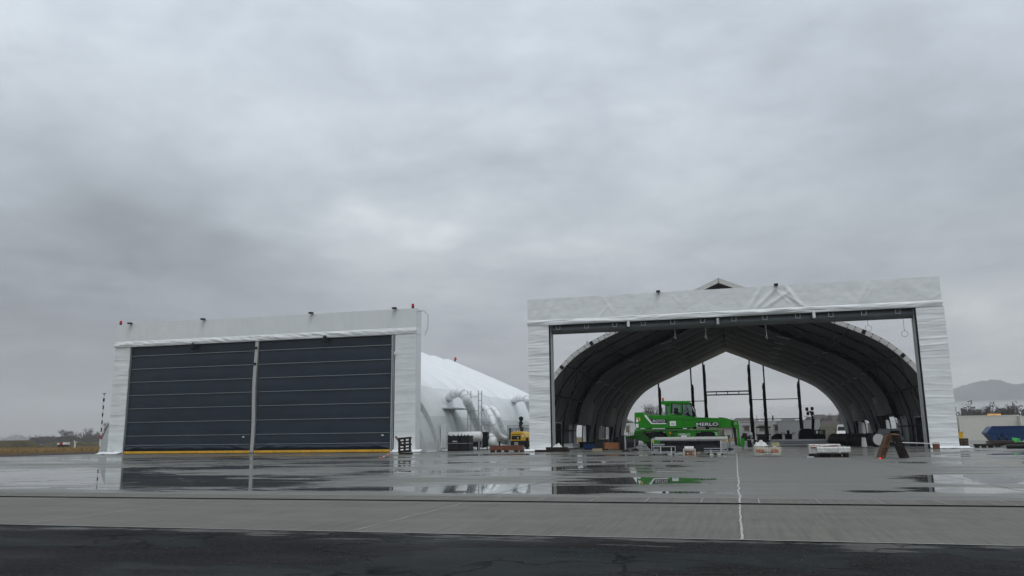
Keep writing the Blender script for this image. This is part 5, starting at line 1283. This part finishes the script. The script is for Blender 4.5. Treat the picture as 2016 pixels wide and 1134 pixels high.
xa, xb = gx(1895, 53), gx(1926, 53); solo('white_film', MB().grid(lambda a, b_: (xa+.9*a*(1.0), 54.4+.5*b_, .01+.07*abs(fbm(a*5, b_*4, 9))), 12, 6), 'white_fabric', (xa+.4, 54.6, 0), 'scrap of white film on the ground right of the open gate pillar', 'film')
# white vans
def van(u0, vt, Y, length, width, lab, rot):
    zt = at(u0, vt, Y).z; k = zt/2.5; x = gx(u0, Y)
    t_ = thing('van', (x, Y, 0), lab, 'van', 'white vans beyond the hangar'); 
    def pt(o): o.parent = t_; return o
    pr_ = [(-width/2, .35), (width/2, .35), (width/2, 1.5), (width/2-.14, 2.3), (width/2-.3, 2.5), (-width/2+.3, 2.5), (-width/2+.14, 2.3), (-width/2, 1.5)]
    b_ = MB().prism(pr_, .9, length); b_.add([(-width/2, .9, .35), (width/2, .9, .35), (width/2, .9, 1.5), (-width/2, .9, 1.5), (-width/2+.05, 0, .35), (width/2-.05, 0, .35), (width/2-.08, 0, 1.05), (-width/2+.08, 0, 1.05)],
        [(4, 5, 6, 7), (7, 6, 2, 3), (4, 7, 3, 0), (5, 1, 2, 6)]); pt(b_.build('body', 'white_paint', None))
    pt(MB().add([(-width/2+.14, .88, 1.52), (width/2-.14, .88, 1.52), (width/2-.28, .90, 2.15), (-width/2+.28, .90, 2.15)], [(0, 1, 2, 3)]).build('windscreen', 'window_glass', None))
    pt(MB().box(-width/2+.08, width/2-.08, -.03, .0, .36, .62).build('bumper', 'black_plastic', None))
    pt(MB().box(-.35, .35, -.02, .0, .68, .84).build('grille', 'black_plastic', None))
    for s_ in (-1, 1):
        pt(MB().box(s_*(width/2-.35), s_*(width/2-.1), -.02, .01, .74, .94).build('headlight', 'plastic_wrap', None))
        pt(MB().box(s_*(width/2+.02), s_*(width/2+.2), .85, .95, 1.35, 1.75).build('mirror', 'black_plastic', None))
        for yy in (.9, length-1.0): pt(MB().lathe((s_*(width/2)-(.2 if s_ > 0 else 0), yy, .34), [(.15, 0), (.34, .02), (.34, .18), (.15, .2)], 18, 'x').build('wheel', 'rubber', None))
    t_.scale = (k,)*3; t_.rotation_euler = (0, 0, rot)
van(1662, 835.5, 130, 5, 2.0, 'white van facing the camera beside the right foot of the rear arch', R(-12))
van(1770, 843.5, 74, 5, 2.0, 'white van front seen through the slit nearest the right gate leg', R(15))

# ------------------------------------------------------------------ between the hangars: heaters, ducts, scaffold
def duct(nm, path, r, mt, lab, wr_=.06, seg=8, cat='air duct', grp='white warm air ducts of the closed hangar'):
    P = [Vector(p) for p in path]; Q = []
    PP = [P[0]]+P+[P[-1]]
    for i in range(1, len(PP)-2):
        for k in range(seg):
            s_ = k/seg; a, b_, c, d_ = PP[i-1], PP[i], PP[i+1], PP[i+2]
            Q.append(.5*((2*b_)+(-a+c)*s_+(2*a-5*b_+4*c-d_)*s_*s_+(-a+3*b_-3*c+d_)*s_**3))
    Q.append(P[-1]); rs = [r*(1+wr_*fnoise(i*.9, r*7)+(.06 if i % 2 else -.05)) for i in range(len(Q))]
    w_ = MB().tube(Q, rs, 14); z0 = min(q.z for q in Q)
    du = solo(nm, w_, mt, (P[-1].x, P[-1].y, max(0, z0-r)), lab, cat, grp, smooth=True)
    for k in range(3, len(Q)-2, 5):
        d_ = (Q[k+1]-Q[k]).normalized(); MB().tube([Q[k], Q[k]+d_*.06], [rs[k]*1.06]*2, 14).build('seam_band', 'grey_panel', du)
    return du
DY = 66.5
LW = xr                                             # outer wall of the closed hangar
def dx_(u, v, off): return atX(u, v, LW+off)
duct('air_duct', [dx_(881, 789, -1.9), dx_(887, 780, -1.0), dx_(899, 773.5, 0), dx_(911, 776, .6), dx_(919, 788, .95), dx_(929, 811, .9), dx_(938, 832, .85), dx_(946, 850, .8), dx_(949, 856, .8)], .34, 'white_fabric', 'thick white air duct arching out of the hangar wall behind the ladder frames')
duct('air_duct', [dx_(1010, 792, -1.9), dx_(1016, 786, -1.0), dx_(1026, 783.5, 0), dx_(1036, 786, 1), dx_(1043, 800, 1), dx_(1048, 812, 1)], .34, 'white_fabric', 'second thick white duct half hidden behind the left pillar of the open gate')
duct('air_duct', [dx_(949, 801, -1.0), dx_(957, 804, -.2), dx_(965, 815, .6), dx_(973, 838, 1.1), dx_(983, 858, 1.3), dx_(1003, 866, 1.6)], .24, 'white_fabric', 'left one of the two slim white ducts running down to the yellow generator')
duct('air_duct', [dx_(964, 802, -1.0), dx_(972, 805.5, -.2), dx_(980, 817, .8), dx_(988, 838, 1.0), dx_(997, 855, 1.2), dx_(1010, 861, 1.4)], .23, 'white_fabric', 'right one of the two slim white ducts running down to the yellow generator')
duct('air_duct', [dx_(966, 858, .9), dx_(976, 863, 1), dx_(988, 869, 1.2), dx_(1001, 871, 1.5)], .22, 'white_fabric', 'short white duct lying low beside the black fan heater')
a = dx_(890, 802, .3); c = dx_(919, 803, .3)
solo('duct_shelf', MB().box(LW-1.4, LW+.45, a.y, c.y, a.z-.08, a.z).bar((LW+.6, c.y-.8, a.z), (LW+.6, c.y, a.z+.45), .05), 'grey_panel', (LW, (a.y+c.y)/2, a.z-.1), 'grey shelf bracket on the hangar wall under the arched duct', 'bracket')
# scaffold
sc_ = thing('scaffold_frame', (gx(935, 61.5), 61.5, 0), 'slender pale scaffold of two ladder frames beside the arched duct', 'scaffold')
S0 = 61.5
for (u0, u1) in ((921, 927.2), (942, 948.5)):
    for yy in (S0,):
        lf = MB(); xa, xb = at(u0, 820, S0).x, at(u1, 820, S0).x; zt = at(u0, 769.5, S0).z
        lf.tube([(xa, yy, 0), (xa, yy, zt)], .035, 6).tube([(xb, yy, 0), (xb, yy, zt)], .035, 6)
        for k in range(9): z = .35+k*(zt-.6)/8; lf.tube([(xa, yy, z), (xb, yy, z)], .025, 5)
        lf.build('ladder_frame', 'galvanised', sc_)
for v in (781.5, 809, 825):
    a = at(927, v, S0); c = at(942, v-.3, S0); MB().tube([(a.x, S0, a.z), (c.x, S0, a.z)], .03, 5).build('cross_tube', 'galvanised', sc_)
# white cylinder heater, black crate, fan
cY = 59.6; a = at(881, 857, cY); c = at(949, 862, cY)
tk = thing('heater_drum', ((a.x+c.x)/2, cY, 0), 'white horizontal heater drum on legs behind the black crates', 'heater')
zc_ = at(915, 859.5, cY).z
MB().lathe((a.x, cY, zc_), [(.30, 0), (.38, .04), (.38, c.x-a.x-.18), (.33, c.x-a.x-.05), (.2, c.x-a.x)], 22, 'x').build('drum', 'white_paint', tk, smooth=True)
for u in (904, 910): x = gx(u, cY); MB().lathe((x, cY, zc_), [(.385, 0), (.395, .01), (.395, .05), (.385, .06)], 22, 'x').build('band', 'galvanised', tk)
for u in (925, 946): x = gx(u, cY); MB().box(x-.03, x+.03, cY-.3, cY-.24, 0, zc_+.2).build('leg', 'galvanised', tk)
cY = 57.2; x0, x1 = gx(880.5, cY), gx(924, cY); zt = at(900, 857.5, cY).z
for k, lab in ((0, 'lower left black plastic crate before the white heater drum'), (1, 'lower right black plastic crate before the white heater drum'), (2, 'upper left black plastic crate with a small plate'), (3, 'upper right black plastic crate under the drum band')):
    xm = x0+(x1-x0)*.56; xa, xb = (x0, xm-.01) if k % 2 == 0 else (xm+.01, x1); z0 = 0 if k < 2 else zt/2; z1 = z0+zt/2-.02
    t_ = thing('crate', ((xa+xb)/2, cY, z0), lab, 'crate', 'black plastic crates by the heater')
    MB().box(xa+.03, xb-.03, cY+.03, cY+1.0, z0+.02, z1-.06).build('body', 'black_plastic', t_)
    MB().box(xa, xb, cY, cY+1.03, z1-.06, z1).build('rim', 'black_plastic', t_)
    MB().box(xa, xb, cY, cY+1.03, z0+.25*(z1-z0), z0+.36*(z1-z0)).build('rib', 'black_plastic', t_)
    if k == 2: MB().box(xa+.42, xa+.76, cY-.012, cY-.001, z0-.0+.10, z0+.18).build('plate', 'grey_panel', t_)
    if k > 1:
        for q in range(3): xx = xa+.08+q*(xb-xa-.24)/2; MB().box(xx, xx+.08, cY, cY+.1, z1, z1+.07).build('lug', 'black_plastic', t_)
fY = 62.5; fx = gx(951, fY); ft = thing('fan_heater', (fx, fY, 0), 'black centrifugal fan heater between the drum and the duct', 'fan heater')
MB().lathe((fx, fY-.25, .72), [(.40, 0), (.55, .02), (.55, .5), (.40, .52)], 24, 'y').build('fan_housing', 'steel_dark', ft)
a = at(951, 850.5, fY); MB().box(fx-.2, fx+.42, fY-.22, fY+.25, .8, a.z).build('outlet', 'steel_dark', ft)
MB().box(gx(933, fY), fx-.3, fY-.3, fY+.3, .25, .65).build('motor', 'black_plastic', ft)
MB().lathe((fx+.5, fY, .6), [(.2, 0), (.42, .1), (.44, .5), (.30, .62)], 18, 'x').build('intake_hood', 'white_paint', ft, smooth=True)
for s_ in (-.45, .35): MB().box(fx+s_, fx+s_+.06, fY-.2, fY-.1, 0, .5).build('leg', 'steel_dark', ft)
x = gx(950.5, 67.5); z = at(950, 829, 67.5).z; solo('switch_cabinet', MB().box(x-.13, x+.13, 67.4, 67.7, .9, z).box(x-.05, x+.05, 67.5, 67.6, 0, .9), 'galvanised', (x, 67.5, 0), 'narrow grey switch cabinet on a post behind the fan heater', 'cabinet')
a = at(955, 833, 68.5); c = at(964, 850, 68.5); solo('wall_window_box', MB().box(a.x-.35, c.x+.1, 68.4, 68.9, a.z-.05, a.z+.02+.1).box(a.x-.3, c.x, 68.5, 68.9, c.z, a.z-.1), 'grey_panel', (a.x, 68.6, 1), 'grey box hatch on the hangar wall behind the slim ducts', 'hatch')
for u in (976, 983): x = gx(u, 64); solo('bollard', MB().box(x-.06, x+.06, 64, 64.12, 0, at(u, 868, 64).z), 'black_plastic', (x, 64, 0), ['left short black post behind the rusty beams', 'right short black post behind the rusty beams'][u > 980], 'bollard')
# yellow generator with a black fan stack, on a trailer
gY = 66; gxm = gx(1020, gY); ge = thing('generator', (gxm, gY, 0), 'yellow portable generator with a black exhaust stack, beside the open gate pillar', 'generator')
zb_, zt = at(1020, 868, gY).z, at(1020, 849.5, gY).z; wG = (gx(1034.5, gY)-gx(1004.5, gY))/2
pr_ = [(gxm-wG, zb_), (gxm+wG, zb_), (gxm+wG+.02, zb_+.35), (gxm+wG-.16, zt-.08), (gxm+wG-.35, zt), (gxm-wG+.22, zt), (gxm-wG+.03, zt-.12)]
gb2 = MB().prism(pr_, gY, gY+1.9).build('canopy', 'yellow_paint', ge, bevel=.05)
MB().box(gxm-wG+.12, gxm+wG-.42, gY-.012, gY-.001, zb_+.12, zb_+.42).build('grille', 'black_plastic', gb2)
MB().box(gxm-wG+.12, gxm+wG-.42, gY-.012, gY-.001, zb_+.50, zb_+.55).build('slot', 'black_plastic', gb2)
MB().box(gxm-.05, gxm+.05, gY-.02, gY-.013, zb_+.2, zb_+.3).build('badge', 'letter_white', gb2)
MB().box(gxm+wG-.30, gxm+wG-.18, gY-.012, gY-.001, zb_+.33, zb_+.5).build('lamp', 'letter_white', gb2)
MB().box(gxm-wG+.0, gxm+wG-.1, gY+.02, gY+1.8, .1, zb_-.005).build('chassis', 'black_plastic', ge)
MB().box(gxm-.32, gxm-.0, gY+.0, gY+.015, zb_-.42, zb_-.1).build('number_plate', 'grey_panel', ge)
text('557', 'lettering', 'letter_black', ge, (gxm-.29, gY-.003, zb_-.36), .2, .26, depth=.002)
MB().box(gxm-.05, gxm+.55, gY-.02, gY-.001, zb_-.68, zb_-.50).build('white_plate', 'letter_white', ge)
for s_ in (-wG+.05, wG-.2): MB().lathe((gxm+s_, gY+.9, .28), [(.12, 0), (.28, .02), (.28, .16), (.12, .18)], 16, 'x').build('wheel', 'rubber', ge)
MB().box(gxm+wG-.05, gxm+wG+.15, gY+.05, gY+.35, .2, zb_+.25).build('tail_box', 'steel_dark', ge)
x, z = at(1022.5, 838, gY).x, at(1022.5, 838, gY).z
st_ = MB().tube([(x+.08, gY+.4, zt), (x+.1, gY+.4, zt+.25), (x-.02, gY+.4, zt+.45), (x+.02, gY+.4, zt+.7), (x+.05, gY+.4, zt+.95)], [.12, .17, .13, .15, .12], 8).build('exhaust_stack', 'black_plastic', ge)
MB().lathe((x+.06, gY+.25, zt+1.08), [(.05, 0), (.18, .03), (.19, .2), (.06, .26)], 14, 'y').build('flap_head', 'black_plastic', st_)
for s_ in (-.2, .2): MB().bar((x+.05, gY+.4, zt+.5), (x+.05+s_, gY+.35, zt+.72), .06).build('clamp', 'black_plastic', st_)
MB().tube([(x-.4, gY+.3, zt+.03), (x-.3, gY+.3, zt+.2), (x-.1, gY+.3, zt+.28), (x-.12, gY+.3, zt+.05)], .025, 5).build('lifting_eye', 'steel_dark', ge)
# pale plant housing behind the generator
hY = 70; x0, x1 = gx(999, hY), gx(1056, hY); zt = at(1000, 837.5, hY).z
hh = thing('plant_housing', ((x0+x1)/2, hY, 0), 'pale grey plant housing with dark posts behind the yellow generator', 'plant housing')
MB().box(x0+.12, x1, hY+.15, hY+2.2, .2, zt-.2).build('panel', 'grey_panel', hh)
MB().box(x0, x1, hY, hY+.12, zt-.1, zt).build('frame_rail', 'galvanised', hh)
for u in (1000, 1031): x = gx(u, hY); MB().box(x-.04, x+.04, hY, hY+.12, 0, zt-.1).build('frame_post', 'galvanised', hh)
x = gx(1004.5, hY); MB().box(x-.07, x+.07, hY-.04, hY-.002, .8, zt-.25).build('dark_panel', 'steel_dark', hh)
x = gx(1009, hY); MB().lathe((x, hY+.14, zt-.5), [(.03, -.02), (.12, -.02), (.12, .02)], 12, 'y').build('round_vent', 'galvanised', hh)
# rusty beams on bearers
bY = 54.2; x0, x1 = gx(983.5, bY), gx(1046, bY)
rb_ = thing('beam_pile', ((x0+x1)/2, bY-2, 0), 'rusty red brown beams on bearers left of the open gate pillar', 'beam pile')
for k in range(2):
    for j in range(2): MB().box(x0+.04*k, x1-.05*j, bY-2.4+j*.35, bY-2.1+j*.35, .12+k*.165, .12+k*.165+.155).build('beam', 'red_beam', rb_)
for q in (.03, .22, .45, .75, .93): xx = x0+(x1-x0)*q; MB().box(xx, xx+.12, bY-2.45, bY-1.7, 0, .115).build('bearer', 'wood_dark', rb_)
# dark pallet leaning on the closed gate pillar, with a plank
pY = 46.5
q = poly_m([(785, 866), (807, 865.5), (811.5, 904), (784, 904)], pY)
hP = q[0][1]; wP = q[1][0]-q[0][0]
t_ = pallet('pallet', (q[3][0]+wP/2+.25, pY+.3, .02), (R(78), R(0), 0), 'black weathered pallet standing on edge before the closed gate', 'wood_dark', wP+.1, hP*1.02)
t_.rotation_euler = (R(82), R(-4), 0); t_.location = (gx(798, pY), pY, hP*.51+.12)
for s_ in (-.32, .1): 
    solo('bearer_block', MB().box(gx(798, pY)+s_-.05, gx(798, pY)+s_+.3, pY-.15, pY+.25, 0, .10), 'wood_dark' if s_ > 0 else 'wood_wet', (gx(798, pY)+s_, pY, 0), ['dark bearer under the left end of the standing black pallet', 'dark bearer under the right end of the standing black pallet'][s_ > 0], 'block')
a = at(779, 859.5, pY+1.2); c = at(793, 878, pY-.1)
solo('plank', MB().bar((a.x, pY+1.2, a.z), (c.x, pY-.14, c.z), .12, .05), 'wood_brown', (c.x, pY, c.z), 'brown plank slanting from the gate rail onto the black pallet', 'plank')
# barrier tape on the ground
ta = [gnd for gnd in ()]
def g0(u, v): r = ray(u, v); q = r*(-EYE/r.z); return Vector((q.x, q.y, .01))
pts = [g0(772, 893.2), g0(768, 895), g0(759, 898), g0(752, 902.0), g0(745, 902.6)]
tw = MB()
for i in range(len(pts)-1):
    for k in range(3):
        a = pts[i].lerp(pts[i+1], k/3); c = pts[i].lerp(pts[i+1], (k+1)/3); a.z = c.z = .02+.02*abs(fnoise(i, k))
        if k % 2 == 0: tw.bar(a, c, .05, .02)
solo('barrier_tape', tw, 'tape_red', tuple(pts[-1]), 'strip of red and white barrier tape on the ground by the closed gate', 'barrier tape')
tw = MB()
for i in range(len(pts)-1):
    a = pts[i].lerp(pts[i+1], 1/3); c = pts[i].lerp(pts[i+1], 2/3); a.z = c.z = .03; tw.bar(a, c, .05, .02)
tw_o = tw.build('white_stripe', 'letter_white', bpy.data.objects['barrier_tape'])

# ------------------------------------------------------------------ far left: mast, markers
Y_ = 150; a = at(197.5, 872, Y_); c = at(203.5, 776.5, Y_)
ms = thing('striped_mast', (a.x, Y_, 0), 'slim red and white banded wind mast left of the closed gate', 'mast')
n = 14
for k in range(n):
    z0, z1 = c.z*k/n, c.z*(k+1)/n
    MB().tube([(a.x, Y_, z0), (a.x, Y_, z1)], .14 if k > 2 else .2, 8).build('band', 'steel_dark' if (k % 2 == 0 and k > 3) else 'red_plastic' if k % 2 == 0 and k > 1 else 'white_paint', ms)
MB().lathe((a.x, Y_, c.z), [(.08, -.4), (.1, 0), (.38, .15), (.38, .22)], 12).build('wind_sensor', 'steel_dark', ms)
MB().lathe((a.x, Y_, c.z-1.6), [(.1, 0), (.2, .15), (.2, .6), (.1, .7)], 10).build('obstacle_lamp', 'steel_dark', ms)
Y_ = 120
a = at(148, 872, Y_); t_ = thing('wind_turbine_sign', (a.x, Y_, 0), 'small white Y-shaped field marker on the brown grass', 'marker')
t_.name = 'field_marker'
h_ = a.z; w_ = MB().bar((a.x, Y_, 0), (a.x, Y_, h_), .2).build('post', 'white_paint', t_)
MB().bar((a.x, Y_, h_), (a.x-.35, Y_, h_+.42), .1).build('arm', 'white_paint', t_); MB().bar((a.x, Y_, h_), (a.x+.40, Y_, h_+.2), .1).build('arm', 'white_paint', t_)
for u, mt, lab in ((115, 'white_paint', 'tiny pale box left of the red one on the far field'), (120, 'red_plastic', 'tiny red box on the far brown field'), (127, 'letter_white', 'small white box on the far brown field')):
    a = at(u, 872, 145); s_ = .35 if u < 125 else .45
    t_ = thing('equipment_box', (a.x, 145, 0), lab, 'box', 'small boxes on the far field')
    MB().box(a.x-s_, a.x+s_, 145, 146, .55, .55+s_*1.1).build('cabinet', mt, t_); MB().box(a.x-s_*.8, a.x+s_*.8, 145.1, 145.9, -.05, .55).build('stand', 'soil', t_)
a = at(79, 884, 58); solo('drain_post', MB().lathe((a.x, 47, 0), [(.05, 0), (.05, .12)], 8), 'steel_dark', (a.x, 47, 0), 'tiny dark stub on the wet apron at the far left', 'stub')

# grit and small litter on the ground
db = MB(); rnd = random.Random(11)
for i in range(260):
    y = rnd.uniform(4.2, 7.7); x = rnd.uniform(-.75, .45)*y-.1*y; r_ = rnd.uniform(.0025, .0065)
    db.add([(x-r_, y, .004), (x+r_, y, .004), (x, y+r_, .004), (x, y, .004+r_*1.1)], [(0, 1, 3), (1, 2, 3), (2, 0, 3)])
mat('grit_stone', (.16, .155, .14), .8, var=.6, vscale=1.2)
struct('grit', db, 'grit_stone', kind='stuff')

# ------------------------------------------------------------------ haze
if True:
    hz = MB().box(-5600, 5600, -900, 6200, -1.2, 345); ho_ = struct('haze', hz, 'steel_dark', kind='stuff')
    def air(nm, dens, ob, col=(.93, .95, 1)):
        m = bpy.data.materials.new(nm); m.use_nodes = True; t = m.node_tree; t.nodes.clear()
        pv = N(t, 'ShaderNodeVolumePrincipled'); pv.inputs['Color'].default_value = (*col, 1); pv.inputs['Density'].default_value = dens; pv.inputs['Anisotropy'].default_value = .0
        ou = N(t, 'ShaderNodeOutputMaterial'); t.links.new(pv.outputs[0], ou.inputs['Volume'])
        ob.data.materials.clear(); ob.data.materials.append(m)
    air('haze_air', .00022, ho_)
    fb = MB(); q0 = at(1500, 786, 2900); q1 = at(2300, 786, 2900)
    fb.box(q0.x, q1.x+600, 2900, 3400, -.8, at(1950, 787, 2900).z)
    fo = struct('fog_bank', fb, 'steel_dark', kind='stuff'); air('fog_air', .0034, fo, (.97, .98, 1))
